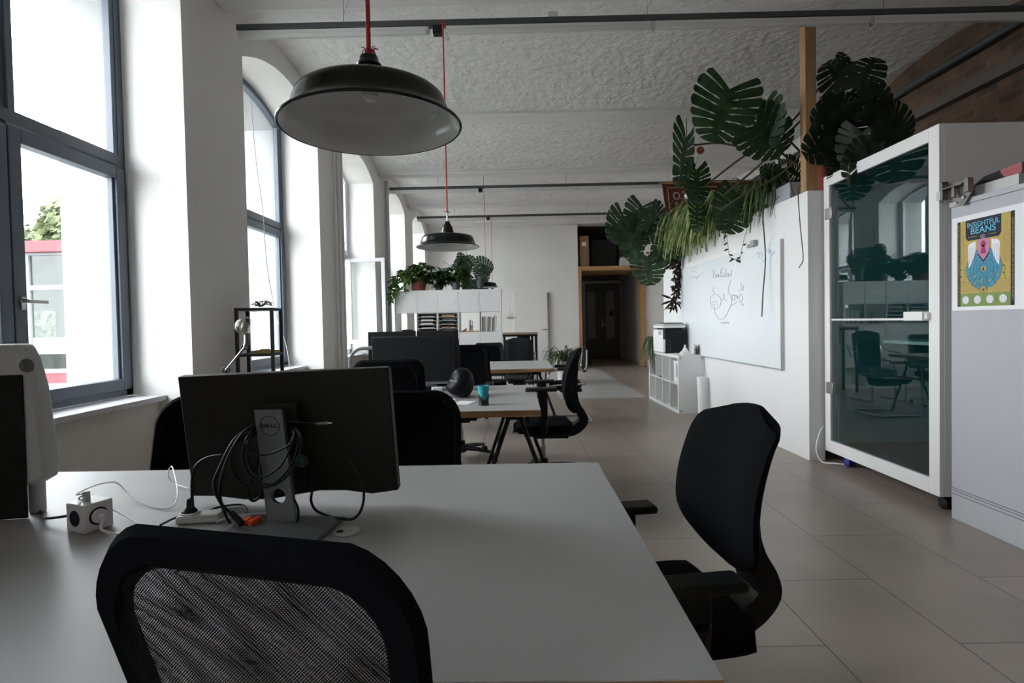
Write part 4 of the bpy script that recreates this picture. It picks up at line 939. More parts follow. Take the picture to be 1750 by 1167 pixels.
# clear globe lamp on a jointed arm, clamped to the second desk
rt = empty('desk_lamp', (-1.765, 3.32, 0.741), 0, label='jointed desk lamp with a clear glass globe in front of the black rack', cat='desk lamp')
def dl(px, py, Y=3.3): return at(px, py, Y) - Vector((-1.765, 3.32, 0.741))
p0, p1, p2, p3 = dl(386, 632), dl(419, 592), dl(422, 586), dl(421, 572)
q = MB(); q.tube([(0, 0, 0), (0.0, 0.0, 0.10), p0], 0.008, 8); q.tube([(-0.03, 0, 0.0), (0.03, 0, 0)], 0.012, 8); q.build('clamp_post', 'black', rt)
q = MB(); q.tube([p0, p1], 0.007, 8); q.tube([p0 + Vector((0.012, 0, .012)), p1 + Vector((0.012, 0, .005))], 0.005, 8); q.build('arm', 'nickel', rt)
for c in (p0, p1):
    q = MB(); q.tube([c + Vector((0.022 * math.cos(k * PI / 8), 0, 0.018 * math.sin(k * PI / 8))) for k in range(16)], 0.004, 6, closed=True); q.build('joint_ring', 'black', rt)
q = MB(); q.tube([p1, p2, p3], [0.014, 0.017, 0.014], 12); q.build('lamp_holder', 'nickel', rt)
q = MB(); q.sphere(dl(418, 557), 0.055, 20); q.build('glass_globe', 'clear', rt)
q = MB(); q.sphere(dl(419, 560), 0.026, 12, (1, 1, 1.4)); q.build('bulb', 'clear', rt)
# black rack by the second window
rt = empty('plant_rack', (-2.06, 4.36, 0), math.radians(9), label='slim black metal rack beside the second window', cat='rack')
for x in (-0.13, 0.13):
    for y in (-0.13, 0.13): q = MB(); q.box((x - 0.012, y - 0.012, 0), (x + 0.012, y + 0.012, 1.41)); q.build('post', 'black', rt)
for z in (0.25, 0.65, 1.03, 1.39): q = MB(); q.box((-0.14, -0.14, z), (0.14, 0.14, z + 0.02)); q.build('shelf', 'black', rt)
q = MB(); rnd = random.Random(5)
for k in range(14): a = rnd.uniform(0, 2 * PI); q.tube(spline([(0, 0, 0.01), (0.05 * math.cos(a), 0.04 * math.sin(a), rnd.uniform(0.02, 0.06)), (0.09 * math.cos(a + 1), 0.06 * math.sin(a + 1), rnd.uniform(0.008, 0.04))], 4), 0.0035, 5)
tag(q.build('wire_tangle', 'stand_grey', loc=(-2.03, 4.34, 1.412)), 'tangle of dark wire lying on top of the black rack', 'wire')
q = MB(); q.box((-0.09, -0.05, 0), (0.09, 0.06, 0.02)); q.box((-.03, -.03, .02), (.03, .02, .03)); tag(q.build('notebook', 'mustard', loc=(-2.02, 4.36, 1.052)), 'mustard coloured notebook on the middle shelf of the black rack', 'notebook')
# white cord hanging at the second window
q = MB(); q.tube(spline([at(428, 170, 4.9), at(437, 270, 5.1), at(449, 360, 5.3), at(456, 450, 5.5), at(470, 530, 5.8), at(489, 590, 6.0), at(497, 640, 6.0)], 8), 0.0035, 6); tag(q.build('blind_string', 'old_white'), 'pale cord hanging slack in front of the second window', 'cord')

# ================================================================== RAILS AND LAMPS
def rail(y, z, label, hang):
    rt = empty('ceiling_rail', (0, y, z), label=label, cat='lighting rail', group='lighting rails across the room')
    q = MB(); q.box((-2.13, -0.03, -0.022), (XR - 0.02, 0.03, 0.022)); q.build('carrier_bar', 'rail_dark', rt, bevel=0.004)
    xs = [-2.10, -0.60, -0.52, 1.09, 1.11, 2.78, 2.80, 4.3]
    for a, b in ((-2.12, -0.63), (-0.50, 1.10), (1.12, 2.78), (2.80, XR - 0.03)):
        q = MB(); q.box((a, -0.028, -0.075), (b, 0.022, -0.026)); q.box((a + 0.02, -0.034, -0.09), (b - 0.02, 0.0, -0.055)); q.build('lamp_trunking', 'rail_white', rt, bevel=0.004)
    q = MB(); q.box((-0.60, -0.035, -0.085), (-0.53, 0.03, -0.02)); q.build('junction_box', 'black', rt, bevel=0.003)
    for x in hang: q = MB(); q.tube([(x, 0, 0.02), (x, 0, 0.26)], 0.003, 6); q.tube([(x, 0, 0.08), (x + 0.06, 0, 0.25)], 0.002, 5); q.build('hanger_wire', 'steel', rt)
    for x in (1.11, 2.79): q = MB(); q.cyl((x, -0.02, -0.10), (x, -0.02, -0.03), 0.014, 8); q.build('clip', 'chrome', rt)
    return rt
r1 = rail(4.30, 3.595, 'nearest dark rail with white lamp trunking, above the second desk', (-1.3, 1.07, 2.9))
q = MB(); q.box((0.30, -0.03, 0.022), (0.37, 0.03, 0.062)); q.build('socket_box', 'old_white', r1)
rail(9.42, 3.59, 'middle dark rail with lamp trunking, over the tall white shelf', (-1.3, 0.9))
rail(12.0, 3.59, 'farthest dark rail with lamp trunking, before the back wall', (-1.3, 1.6))
# nearer rail outside the picture, carrying the nearest lamp
rail(1.60, 3.60, 'dark rail over the nearest desk, cut off by the top of the picture', (-1.3, 1.1))

def pendant(x, y, z, label, r=0.2425, tilt=(0, 0), bell=False, cord=0.004, ztop=3.575):
    rt = empty('pendant_lamp', (x, y, z), label=label, cat='pendant lamp', group='black enamel factory lamps on red cords')
    k = r / 0.2425
    T = Matrix.Rotation(tilt[0], 4, 'X') @ Matrix.Rotation(tilt[1], 4, 'Y')
    pr = [(0.2425, 0), (0.230, 0.009), (0.219, 0.020), (0.212, 0.034), (0.205, 0.058), (0.198, 0.075), (0.189, 0.083), (0.15, 0.091), (0.10, 0.100), (0.05, 0.106)]
    q = MB(); q.lathe([(a * k, b * k) for a, b in pr], (0, 0, 0), 64, T); q.build('shade', 'black_gloss', rt)
    q = MB(); q.lathe([((a - 0.004) * k, (b - 0.003) * k + 0.0004) for a, b in pr] + [(0.001, 0.105 * k)], (0, 0, 0), 64, T); q.build('shade_inside', 'enamel', rt)
    q = MB(); q.tube([T @ Vector((0.2425 * k * math.cos(2 * PI * i / 64), 0.2425 * k * math.sin(2 * PI * i / 64), 0)) for i in range(64)], 0.0035, 8, closed=True); q.build('rim', 'black_gloss', rt)
    q = MB()
    cap = [(0.052, 0.106), (0.052, 0.112), (0.045, 0.125), (0.042, 0.145), (0.034, 0.165), (0.022, 0.185), (0.017, 0.2), (0.001, 0.203)] if not bell else [(0.070, 0.104), (0.070, 0.118), (0.062, 0.132), (0.042, 0.146), (0.030, 0.153), (0.030, 0.160), (0.034, 0.163), (0.034, 0.168), (0.027, 0.176), (0.024, 0.19), (0.012, 0.196), (0.001, 0.197)]
    q.lathe([(a * k, b * k) for a, b in cap], (0, 0, 0), 32, T); q.build('lamp_neck', 'black_gloss', rt)
    q = MB(); q.lathe([(0.001, 0.068), (0.015, 0.071), (0.022, 0.08), (0.019, 0.09), (0.014, 0.105)], (0, 0, 0), 20, T); q.build('bulb', 'enamel', rt)
    top = T @ Vector((0, 0, 0.198 * k))
    if not bell:
        q = MB(); q.tube([top, top + Vector((0, 0, 0.06))], 0.006, 8); q.tube([top + Vector((0.014 * math.cos(i * PI / 6), 0, 0.072 + 0.014 * math.sin(i * PI / 6))) for i in range(12)], 0.003, 6, closed=True); q.build('hook', 'steel', rt)
        top = top + Vector((0, 0, 0.07))
    q = MB(); q.tube([top, Vector((0.0, 0.0, ztop - z))], cord, 8)
    rnd = random.Random(int(y * 10))
    for i in range(16 if bell else 7):
        a = rnd.uniform(0, 2 * PI); l = rnd.uniform(0.015, 0.038) * (1 if bell else 1.3)
        q.tube(spline([top, top + Vector((math.cos(a) * l * .6, math.sin(a) * l * .6, 0.012)), top + Vector((math.cos(a) * l, math.sin(a) * l, rnd.uniform(-0.02, 0.015)))], 4), 0.0012, 5)
    q.tube([(0.02 * math.cos(i * PI / 8), 0, ztop - z + 0.005 + 0.03 * math.sin(i * PI / 8)) for i in range(16)], cord * 0.9, 6, closed=True)
    q.build('cord', 'red_cord', rt)
    return rt
pendant(-0.383, 1.50, 1.80, 'largest looking black enamel lamp, hanging over the nearest desk', tilt=(0.0, -0.02), bell=True, cord=0.0062)
pendant(-0.520, 4.27, 1.855, 'black enamel lamp hanging over the second desk', cord=0.0055)
pendant(-0.535, 9.98, 1.905, 'small looking black lamp hanging behind the tall grey pot of the white shelf', r=0.225, ztop=3.99)
pendant(-0.50, 11.97, 1.86, 'farthest black lamp, mostly hidden behind the one above the shelf', r=0.215)

# ================================================================== TALL WHITE SHELF
SX, SY = -2.075, 9.32
rt = empty('tall_shelf', (SX, SY, 0), label='tall white cube shelf with doors, open cells and plants on top', cat='shelf')
W5 = 1.83; c5 = (W5 - 0.038) / 5; D5 = 0.38
q = MB()
q.box((0, 0, 0), (0.038, D5, 1.83)); q.box((W5 - 0.038, 0, 0), (W5, D5, 1.83)); q.box((0.038, 0, 0), (W5 - 0.038, D5, 0.038)); q.box((0.038, 0, 1.792), (W5 - 0.038, D5, 1.83))
for k in range(1, 5): q.box((k * c5 + 0.011, 0.001, 0.038), (k * c5 + 0.027, D5, 1.792)); q.box((0.038, 0.002, k * c5 + 0.011), (W5 - 0.038, D5, k * c5 + 0.027))
q.build('carcass', 'kallax', rt, smooth=False)
def cell(i, j): return 0.019 + i * c5 + 0.010, 0.019 + j * c5 + 0.010, c5 - 0.02       # x, z, size
for j in (4, 2, 1):
    for i in range(5):
        x, z, s_ = cell(i, j)
        q = MB(); q.box((x + 0.002, 0.004, z + 0.002), (x + s_ - 0.002, 0.02, z + s_ - 0.002)); dr = q.build('door', 'kallax', rt, bevel=0.002)
        q = MB(); q.cyl((x + s_ - 0.03, 0.004, z + s_ * 0.5), (x + s_ - 0.03, -0.012, z + s_ * 0.5), 0.008, 10); q.build('knob', 'steel', dr)
for i in (1, 2):                          # letter trays
    x, z, s_ = cell(i, 3)
    t_ = empty('letter_tray', (SX + x + 0.003, SY + 0.01, z + 0.001), label='pale letter tray insert full of papers, %s of two in the white shelf' % ('first' if i == 1 else 'second'), cat='letter tray', group='letter trays in the shelf')
    w_ = s_ - 0.006; q = MB(); q.box((0, 0, 0), (0.008, 0.33, w_)); q.box((w_ - 0.008, 0, 0), (w_, 0.33, w_)); q.box((0.008, 0.322, 0), (w_ - .008, 0.33, w_))
    for k in range(6): q.box((0.008, 0.0, k * (w_ - 0.008) / 5), (w_ - 0.008, 0.322, k * (w_ - 0.008) / 5 + 0.008))
    q.build('tray_frame', 'old_white', t_)
    rnd = random.Random(i)
    for k in range(5):
        zz = k * (w_ - 0.008) / 5 + 0.009
        q = MB(); hgt = rnd.uniform(0.012, 0.035); q.cbox((w_ / 2 + rnd.uniform(-.01, .01), 0.15, zz + hgt / 2), (0.22, 0.26, hgt), rnd.uniform(-0.08, 0.08)); q.build('paper_stack', rnd.choice(['book_a', 'book_b', 'book_c', 'book_d', 'book_b']), t_)
x, z, s_ = cell(4, 3); rnd = random.Random(9); xx = SX + x + 0.03
for k in range(11):
    w_ = rnd.uniform(0.012, 0.026); h_ = rnd.uniform(0.235, 0.275); mm = ['book_b', 'book_d', 'book_a', 'book_d', 'book_a', 'book_b', 'book_a', 'book_d', 'book_b', 'book_a', 'book_d'][k]
    q = MB(); q.box((-w_ / 2, 0, 0), (w_ / 2, 0.21, h_)); o = q.build('magazine', mm, loc=(xx + w_ / 2 + 0.001, SY + 0.03, z + 0.0015)); o.rotation_euler = (0, 0.0 if k < 2 else 0.07, 0)
    tag(o, {0: 'first dark magazine at the left end of the row in the shelf', 10: 'last pale magazine at the right end of the row in the shelf'}.get(k, '%s magazine, number %d from the left in the row in the white shelf' % ({'book_a': 'grey', 'book_b': 'dark', 'book_d': 'pale'}[mm], k + 1)), 'magazine', 'magazines in the shelf'); xx += w_ + 0.003
x, z, s_ = cell(3, 3)
t_ = empty('tool_jar', (SX + x + 0.19, SY + 0.12, z + 0.016), label='jar of dark tools standing on a wooden tray in the white shelf', cat='jar')
q = MB(); q.lathe([(0.001, 0), (0.035, 0), (0.037, 0.10), (0.033, 0.10), (0.031, 0.01), (0.001, 0.01)], (0, 0, 0), 20); q.build('jar', 'clear', t_)
for k in range(7):
    a = k * 0.9; q = MB(); q.tube([(0.012 * math.cos(a), 0.012 * math.sin(a), 0.012), (0.035 * math.cos(a), 0.03 * math.sin(a), 0.15 + 0.02 * (k % 3))], [0.004, 0.008], 6); q.build('tool', 'black' if k % 2 else 'steel', t_)
q = MB(); q.box((0.0, 0.0, 0), (s_ - 0.03, 0.25, 0.014)); tag(q.build('wooden_tray', 'pine_h', loc=(SX + x + 0.012, SY + 0.02, z + 0.001)), 'orange brown wooden tray under the tools in the white shelf', 'tray')
q = MB(); q.prism([(0, 0), (0.08, 0.0), (0.085, 0.05)], lambda u, v, d: (u, d, v), 0, 0.06); tag(q.build('wooden_wedge', 'terracotta', loc=(SX + x + 0.03, SY + 0.08, z + 0.016)), 'dark wedge shaped object on the wooden tray in the white shelf', 'wedge')
x, z, s_ = cell(0, 3)
q = MB(); q.grid(lambda u, v: (0.02 + 0.27 * u, 0.05 + 0.2 * v, 0.05 * (1 - abs(2 * u - 1) ** 4) * (1 - abs(2 * v - 1) ** 4) + 0.012 * math.sin(9 * u + 7 * v) ** 2 + 0.002), 16, 12); q.box((0.03, 0.06, 0), (0.28, 0.23, 0.03)); tag(q.build('folded_cloth', 'black', loc=(SX + x + 0.003, SY + 0.02, z + 0.001)), 'black folded bundle in the leftmost open cell of the white shelf', 'bag')
# high table behind the charcoal chair
rt = empty('high_table', (-0.22, 8.85, 0), label='narrow high table with black steel legs beside the white shelf', cat='table')
q = MB(); q.box((0, 0, 1.055), (0.57, 0.42, 1.08)); q.build('tabletop', 'book_c', rt, bevel=0.003)
q = MB(); q.box((0.0, 0.01, 1.02), (0.57, 0.04, 1.054)); q.box((0.24, 0.1, 0.80), (0.45, 0.12, 1.02)); q.build('apron', 'black', rt)
for x in (0.01, 0.47, 0.535):
    for y in (0.015, 0.375): q = MB(); q.box((x, y, 0), (x + 0.03, y + 0.03, 1.054)); q.build('leg', 'black', rt)

# ================================================================== LOW SHELF, PRINTER, BITS
KL = empty('low_shelf', tuple(pp(0, 0, 0) * 0 + Vector((2.135, 7.20, 0))), PA + PI / 2, label='low white cube shelf on its side under the whiteboard, printer on top', cat='shelf')
# local x runs away from the camera, local -y towards the wall
WK, DK = 1.47, 0.345; ck = (WK - 0.038) / 4; HK = 0.77; hk = (HK - 0.038) / 2
q = MB(); q.box((0, -DK, 0), (0.038, 0, HK)); q.box((WK - 0.038, -DK, 0), (WK, 0, HK)); q.box((0.038, -DK, 0), (WK - 0.038, 0, 0.038)); q.box((0.038, -DK, HK - 0.038), (WK - 0.038, 0, HK))
for k in range(1, 4): q.box((k * ck + 0.011, -DK, 0.038), (k * ck + 0.027, -0.001, HK - 0.038))
q.box((0.038, -DK, hk + 0.011), (WK - 0.038, -0.002, hk + 0.027)); q.box((0.01, -DK + .001, 0.01), (WK - 0.01, -DK + 0.008, HK - 0.01)); q.build('carcass', 'kallax', KL, smooth=False)
for y, z in ((-0.03, 0.735), (-DK + 0.03, 0.735), (-0.03, 0.03)):
    q = MB(); q.cyl((-0.004, y, z), (0.001, y, z), 0.017, 16); q.build('corner_cap', 'steel', KL)
def kw(x, y, z): return KL.matrix_basis @ Vector((x, y, z))
bpy.context.view_layer.update()
def kobj(q, name, mm, pos, label=None, cat=None, bevel=0, group=None):
    o = q.build(name, mm, None, bevel=bevel); o.location = kw(*pos); o.rotation_euler = (0, 0, PA + PI / 2)
    if label: tag(o, label, cat, group)
    return o
zc_ = hk + 0.029
q = MB(); q.prism([(0, 0), (0.09, 0), (0.09, 0.20), (0.0, 0.28)], lambda u, v, d: (d, -0.28 + 0 * u + (0.28 - v * 0) * 0 + u * 2.9, v), 0, 0.10); q.cur = 0
q = MB(); q.box((0, -0.26, 0), (0.006, 0, 0.25)); q.box((0.10, -0.26, 0), (0.106, 0, 0.25)); q.box((0.006, -0.26, 0), (0.10, 0, 0.006)); q.box((0.006, -0.26, 0.006), (0.1, -0.254, 0.25)); q.box((0.006, -0.006, 0.006), (0.1, 0, 0.08))
kobj(q, 'magazine_file', 'white_plastic', (0.05, -0.02, zc_), 'white magazine file with a dark opening in the nearest upper cell of the low shelf', 'magazine file')
q = MB(); q.box((0, -0.26, 0), (0.16, 0, 0.29)); kobj(q, 'magazine_file', 'white_plastic', (0.17, -0.04, zc_), 'broad white folder box behind the magazine file in the low shelf', 'magazine file', bevel=0.004)
q = MB(); q.box((0, -0.25, 0), (0.02, 0, 0.27)); kobj(q, 'wooden_board', 'pine', (0.05, -0.05, 0.04), 'upright wooden board in the nearest lower cell of the low shelf', 'board')
q = MB(); q.lathe([(0.001, 0), (0.045, 0), (0.045, 0.13), (0.04, 0.13), (0.04, 0.01), (0.001, .01)], (0.1, -0.08, 0), 20); kobj(q, 'white_tin', 'white_plastic', (3 * ck + 0.05, -0.02, zc_), 'white tin in the farthest upper cell of the low shelf', 'tin')
q = MB(); q.box((0, -0.2, 0), (0.05, 0, 0.22)); kobj(q, 'dark_folder', 'book_b', (3 * ck + 0.25, -0.05, zc_), 'dark folder beside the white tin in the low shelf', 'folder')
q = MB(); q.box((0, -0.2, 0), (0.2, 0, 0.012)); kobj(q, 'flat_folder', 'book_b', (2 * ck + 0.08, -0.02, zc_), 'thin dark folder lying flat in the low shelf', 'folder')
# printer
rt = empty('printer', tuple(kw(0.50, 0.03, HK + 0.001)), PA + PI / 2, label='white office printer with black flanks on the low shelf', cat='printer')
q = MB(); q.box((0, -0.30, 0.0), (0.50, 0.0, 0.335)); q.build('body', 'black', rt, bevel=0.012)
q = MB(); q.box((0.035, 0.0, 0.01), (0.50, 0.022, 0.335)); q.box((0.0, -0.10, 0.01), (0.035, 0.022, 0.20)); q.build('front_panel', 'white_plastic', rt, bevel=0.008)
q = MB(); q.box((0.06, 0.022, 0.26), (0.20, 0.026, 0.32)); q.build('control_panel', 'grey_frame', rt)
q = MB(); q.box((0.02, -0.26, 0.335), (0.46, -0.03, 0.36)); q.build('scanner_neck', 'black', rt)
q = MB(); q.box((-0.01, -0.30, 0.36), (0.50, 0.02, 0.395)); q.build('scanner_body', 'white_plastic', rt, bevel=0.006)
q = MB(); q.box((0.02, -0.29, 0.397), (0.48, 0.0, 0.42)); q.build('scanner_lid', 'old_white', rt, bevel=0.008)
q = MB(); q.box((0.04, -0.28, 0.421), (0.40, -0.04, 0.432)); q.build('lid_inlay', 'black', rt, bevel=0.004)
# clutter by the printer
q = MB(); q.box((0, -0.12, 0), (0.12, 0, 0.03)); q.box((0.01, -0.11, 0.03), (0.11, -0.01, 0.045)); q.tube([(0.06, -0.06, 0.045), (0.06, -0.06, 0.075), (0.06, -0.06, 0.11)], [0.045, 0.03, 0.012], 16); q.tube([(0.06, -0.06, 0.11), (0.06, -0.06, 0.135)], 0.012, 12)
kobj(q, 'white_dispenser', 'white_plastic', (0.08, -0.08, HK + 0.001), 'white domed dispenser with a nozzle in front of the printer', 'dispenser', bevel=0.004)
rnd = random.Random(3)
rtp = empty('pen_pot', tuple(kw(0.10, -0.285, HK + 0.001)), 0, label='clear pot of markers by the whiteboard beside the printer', cat='pen pot')
q = MB(); q.lathe([(0.001, 0), (0.032, 0), (0.036, 0.09), (0.033, 0.09), (0.03, 0.006), (0.001, 0.006)], (0, 0, 0), 20); q.build('pot', 'clear', rtp)
for k in range(6): a = k * 1.05; q = MB(); q.tube([(0.010 * math.cos(a), 0.010 * math.sin(a), 0.01), (0.034 * math.cos(a), 0.034 * math.sin(a), 0.12 + 0.01 * (k % 3))], 0.005, 8); q.build('marker', ['black', 'red_cord', 'teal', 'old_white', 'black', 'p_navy'][k], rtp)
q = MB(); q.box((0, -0.05, 0), (0.09, 0, 0.035)); kobj(q, 'tape_roll_box', 'red_cord', (0.24, -0.20, HK + 0.001), 'small red and dark box between dispenser and printer', 'box', bevel=0.004)
q = MB(); q.tube(spline([(0, 0, 0.004), (0.08, 0.03, 0.02), (0.16, 0.0, 0.004), (0.22, 0.05, 0.004)], 6), 0.004, 6); kobj(q, 'white_cable', 'white_plastic', (0.14, -0.06, HK + 0.001), 'white cable curled on the low shelf before the printer', 'cable')
# paper roll
q = MB(); q.lathe([(0.001, 0), (0.052, 0), (0.054, 0.5), (0.046, 0.5), (0.03, 0.47), (0.03, 0.5), (0.018, 0.5), (0.001, 0.48)], (0, 0, 0), 24, Matrix.Rotation(-0.02, 4, 'Y')); tag(q.build('paper_roll', 'paper', loc=(2.40, 7.06, 0.001)), 'roll of white paper standing on the floor against the low shelf', 'paper roll')

# ================================================================== WHITEBOARD
Q0, Q1 = 0.42, 3.30                      # along the partition
rt = empty('whiteboard', (0, 0, 0), label='large frameless whiteboard with faint handwriting on the white partition', cat='whiteboard')
def wbP(u, v, d=0.0):                     # u: from its near right edge away from the camera, v up
    return pp(Q0 + u, -0.006 - d, v)
def pbox(q, u0, u1, v0, v1, d0, d1):
    q.add([wbP(u, v, d) for d in (d0, d1) for u, v in ((u0, v0), (u1, v0), (u1, v1), (u0, v1))], [(0, 1, 2, 3), (7, 6, 5, 4), (0, 4, 5, 1), (1, 5, 6, 2), (2, 6, 7, 3), (3, 7, 4, 0)])
q = MB(); pbox(q, 0, Q1 - Q0, 0.765, 1.985, 0.0, 0.02); q.build('board', 'white_board', rt)
q = MB(); pbox(q, -0.012, 0.0, 0.76, 1.99, -0.004, 0.024); q.build('edge_profile', 'steel', rt)
q = MB(); pbox(q, -0.01, Q1 - Q0, 0.752, 0.764, -0.004, 0.024); q.build('edge_profile', 'grey_frame', rt)
def wpx(px, py):                          # photo measurement -> (u, v) on the board
    v = ray(px, py); n = Vector((math.cos(PA), math.sin(PA), 0)); o = pp(0, -0.027, 0); t = (o - EYE).dot(n) / v.dot(n); P = EYE + v * t
    return (P - pp(0, 0, 0)).dot(Vector((-math.sin(PA), math.cos(PA), 0))) - Q0, P.z
def ink(strokes, mm='ink', r=0.0028, name='handwriting'):
    q = MB()
    for s_ in strokes:
        pts = [wpx(1160 + x / 4.863, 400 + y / 4.863) for x, y in s_]
        q.tube(spline([wbP(u, v, 0.0212) for u, v in pts], 5), r, 5)
    return q.build(name, mm, rt)
ink([[(262, 560), (268, 520), (295, 500), (330, 510), (352, 550), (340, 600), (300, 622), (268, 600), (262, 560)],
     [(295, 495), (285, 460), (300, 437)], [(297, 605), (305, 660), (345, 708), (385, 690), (420, 620), (440, 570)],
     [(350, 552), (375, 540), (400, 560)], [(373, 540), (372, 500), (382, 498)], [(440, 590), (435, 520), (412, 480), (420, 420), (435, 385)],
     [(440, 595), (470, 575), (480, 560)], [(445, 510), (460, 505), (470, 540), (450, 550), (445, 520), (475, 508), (488, 540)], [(475, 510), (492, 515), (485, 530)],
     [(500, 540), (510, 500), (525, 510), (528, 550), (515, 570), (502, 545)], [(520, 405), (518, 440), (530, 460), (540, 430), (528, 432)], [(495, 460), (515, 472), (540, 462)]])
ink([[(280, 300), (292, 330), (302, 300)], [(290, 330), (288, 365)], [(308, 335), (305, 350), (318, 348), (316, 334), (322, 350), (330, 334), (334, 350)], [(350, 350), (352, 292), (375, 288)], [(352, 320), (370, 316)],
     [(378, 325), (376, 348), (388, 345)], [(395, 290), (393, 345)], [(400, 335), (410, 325), (412, 345), (420, 330)], [(438, 295), (436, 345), (425, 335), (436, 328)], [(300, 358), (360, 352), (425, 350)]], name='heading')
ink([[(100, 292), (125, 280), (158, 274)], [(106, 312), (128, 308), (146, 302)], [(95, 372), (110, 355), (125, 362), (140, 350), (150, 368), (165, 345), (180, 350)], [(190, 325), (198, 325), (193, 330)],
     [(345, 742), (352, 732), (360, 745), (370, 730), (378, 745), (388, 728), (392, 745), (405, 728), (412, 745), (420, 730)], [(275, 565), (285, 560), (295, 566), (305, 560), (315, 566)], [(280, 580), (282, 598)], [(298, 580), (299, 600)], [(318, 578), (322, 596)],
     [(518, 580), (538, 582), (522, 592), (538, 596)], [(126, 736), (124, 748)]])
ink([[(650, 175), (668, 150), (672, 180), (690, 150), (695, 178)], [(655, 205), (672, 180), (680, 205), (700, 175)], [(690, 235), (705, 210), (715, 230), (730, 200)], [(730, 150), (745, 120), (748, 160), (765, 130), (770, 165), (795, 140)], [(765, 195), (780, 165), (800, 150)], [(640, 170), (655, 150), (665, 165)], [(720, 125), (722, 90), (728, 125)]], 'ink_blue', 0.003, 'blue_scribble')
# little grey holder above the board
u0, v0 = wpx(1275, 425); u1, v1 = wpx(1291, 413)
q = MB(); pbox(q, u1, u1 + (u0 - u1) * 0.35, v0, v1 + .02, 0.0, 0.045); o = q.build('marker_holder', 'grey_frame'); tag(o, 'small grey marker holder at the top edge of the whiteboard', 'marker holder')
for k in range(4): q = MB(); pbox(q, u1 + (u0 - u1) * 0.36, u0, v0 + (v1 - v0) * (0.12 + 0.24 * k), v0 + (v1 - v0) * (0.2 + 0.24 * k), 0.0, 0.02); q.build('marker', 'old_white', o)

# ================================================================== GLASS BOOTH
BX0, BY0, BY1, BZ0, BZ1 = 2.655, 3.43, 4.70, 0.10, 2.44
rt = empty('phone_booth', (BX0, (BY0 + BY1) / 2, 0), label='white office booth on wheels with a tinted glass door', cat='office booth')
bc = Vector((BX0, (BY0 + BY1) / 2, 0)); Ly = (BY1 - BY0) / 2; Lx = 1.05
q = MB()
q.box((0.03, -Ly, BZ0), (Lx, -Ly + 0.05, BZ1)); q.box((0.03, Ly - 0.05, BZ0), (Lx, Ly, BZ1)); q.box((Lx - 0.05, -Ly + 0.05, BZ0), (Lx, Ly - 0.05, BZ1)); q.box((0.03, -Ly + 0.05, BZ1 - 0.06), (Lx - 0.05, Ly - 0.05, BZ1)); q.box((0.03, -Ly + 0.05, BZ0), (Lx - 0.05, Ly - 0.05, BZ0 + 0.06))
q.build('cabin_shell', 'booth_white', rt, bevel=0.003)
q = MB(); e = 0.051
q.box((0.06, -Ly + e, BZ0 + 0.0605), (Lx - e, -Ly + e + 0.02, BZ1 - 0.0605)); q.box((0.06, Ly - e - 0.02, BZ0 + 0.0605), (Lx - e, Ly - e, BZ1 - 0.0605)); q.box((Lx - e - 0.02, -Ly + e + 0.02, BZ0 + 0.0605), (Lx - e, Ly - e - 0.02, BZ1 - 0.0605)); q.box((0.06, -Ly + e + 0.02, BZ1 - 0.08), (Lx - e - 0.02, Ly - e - 0.02, BZ1 - 0.0605))
q.build('felt_lining', 'booth_in', rt)
q = MB(); q.box((0.06, -Ly + e + 0.021, BZ0 + 0.061), (Lx - e - 0.021, Ly - e - 0.021, BZ0 + 0.075)); q.build('booth_carpet', 'booth_dark', rt)
q = MB(); q.box((0.45, -Ly + e + 0.022, 1.02), (Lx - e - 0.022, Ly - e - 0.022, 1.045)); q.build('booth_desk', 'booth_white', rt)
fw = 0.088; q = MB()
q.box((-0.002, -Ly, BZ0), (0.03, -Ly + fw, BZ1)); q.box((-0.002, Ly - fw + .01, BZ0), (0.03, Ly, BZ1)); q.box((-0.002, -Ly + fw, BZ1 - fw), (0.03, Ly - fw + .01, BZ1)); q.box((-0.002, -Ly + fw, BZ0), (0.03, Ly - fw + .01, BZ0 + 0.10))
q.build('door_frame', 'booth_white', rt, bevel=0.003)
q = MB(); q.box((0.012, -Ly + fw - 0.004, BZ0 + 0.096), (0.018, Ly - fw + 0.014, BZ1 - fw + 0.004)); g = q.build('glass_door', 'booth_glass', rt, smooth=False)
q = MB(); q.box((-0.045, -Ly + fw + 0.0, 1.215), (0.011, -Ly + fw + 0.17, 1.275)); q.box((-.03, -Ly + fw - 0.02, 1.225), (-.002, -Ly + fw, 1.268)); q.build('door_handle', 'booth_white', g, bevel=0.003)
q = MB(); q.tube([(-0.03, -Ly + fw + 0.15, 1.225), (-0.03, Ly - fw - 0.08, 1.225)], 0.009, 10); q.tube([(-0.03, Ly - fw - 0.09, 1.225), (0.012, Ly - fw - 0.09, 1.225)], 0.008, 8); q.build('push_bar', 'booth_white', g)
for z in (0.60, 2.07): q = MB(); q.box((-0.014, Ly - fw - 0.045, z), (0.03, Ly - 0.035, z + 0.095)); q.build('hinge', 'steel', rt, bevel=0.003)
for y, mm in ((-Ly + 0.07, 'black'), (Ly - 0.18, 'blue_caster')):
    for x in (0.10, Lx - 0.1):
        q = MB(); mt = Matrix.Rotation(PI / 2, 4, 'Y')
        for dx in (-0.022, 0.022): q.lathe([(0.001, -0.013), (0.03, -0.013), (0.038, -0.008), (0.038, 0.008), (0.03, 0.013), (0.001, 0.013)], (x + dx, y, 0.038), 20, mt)
        q.box((x - 0.008, y - 0.02, 0.03), (x + 0.008, y + 0.02, 0.099)); q.box((x - 0.03, y - 0.03, 0.092), (x + 0.03, y + 0.03, 0.0995)); q.build('caster', mm, rt)
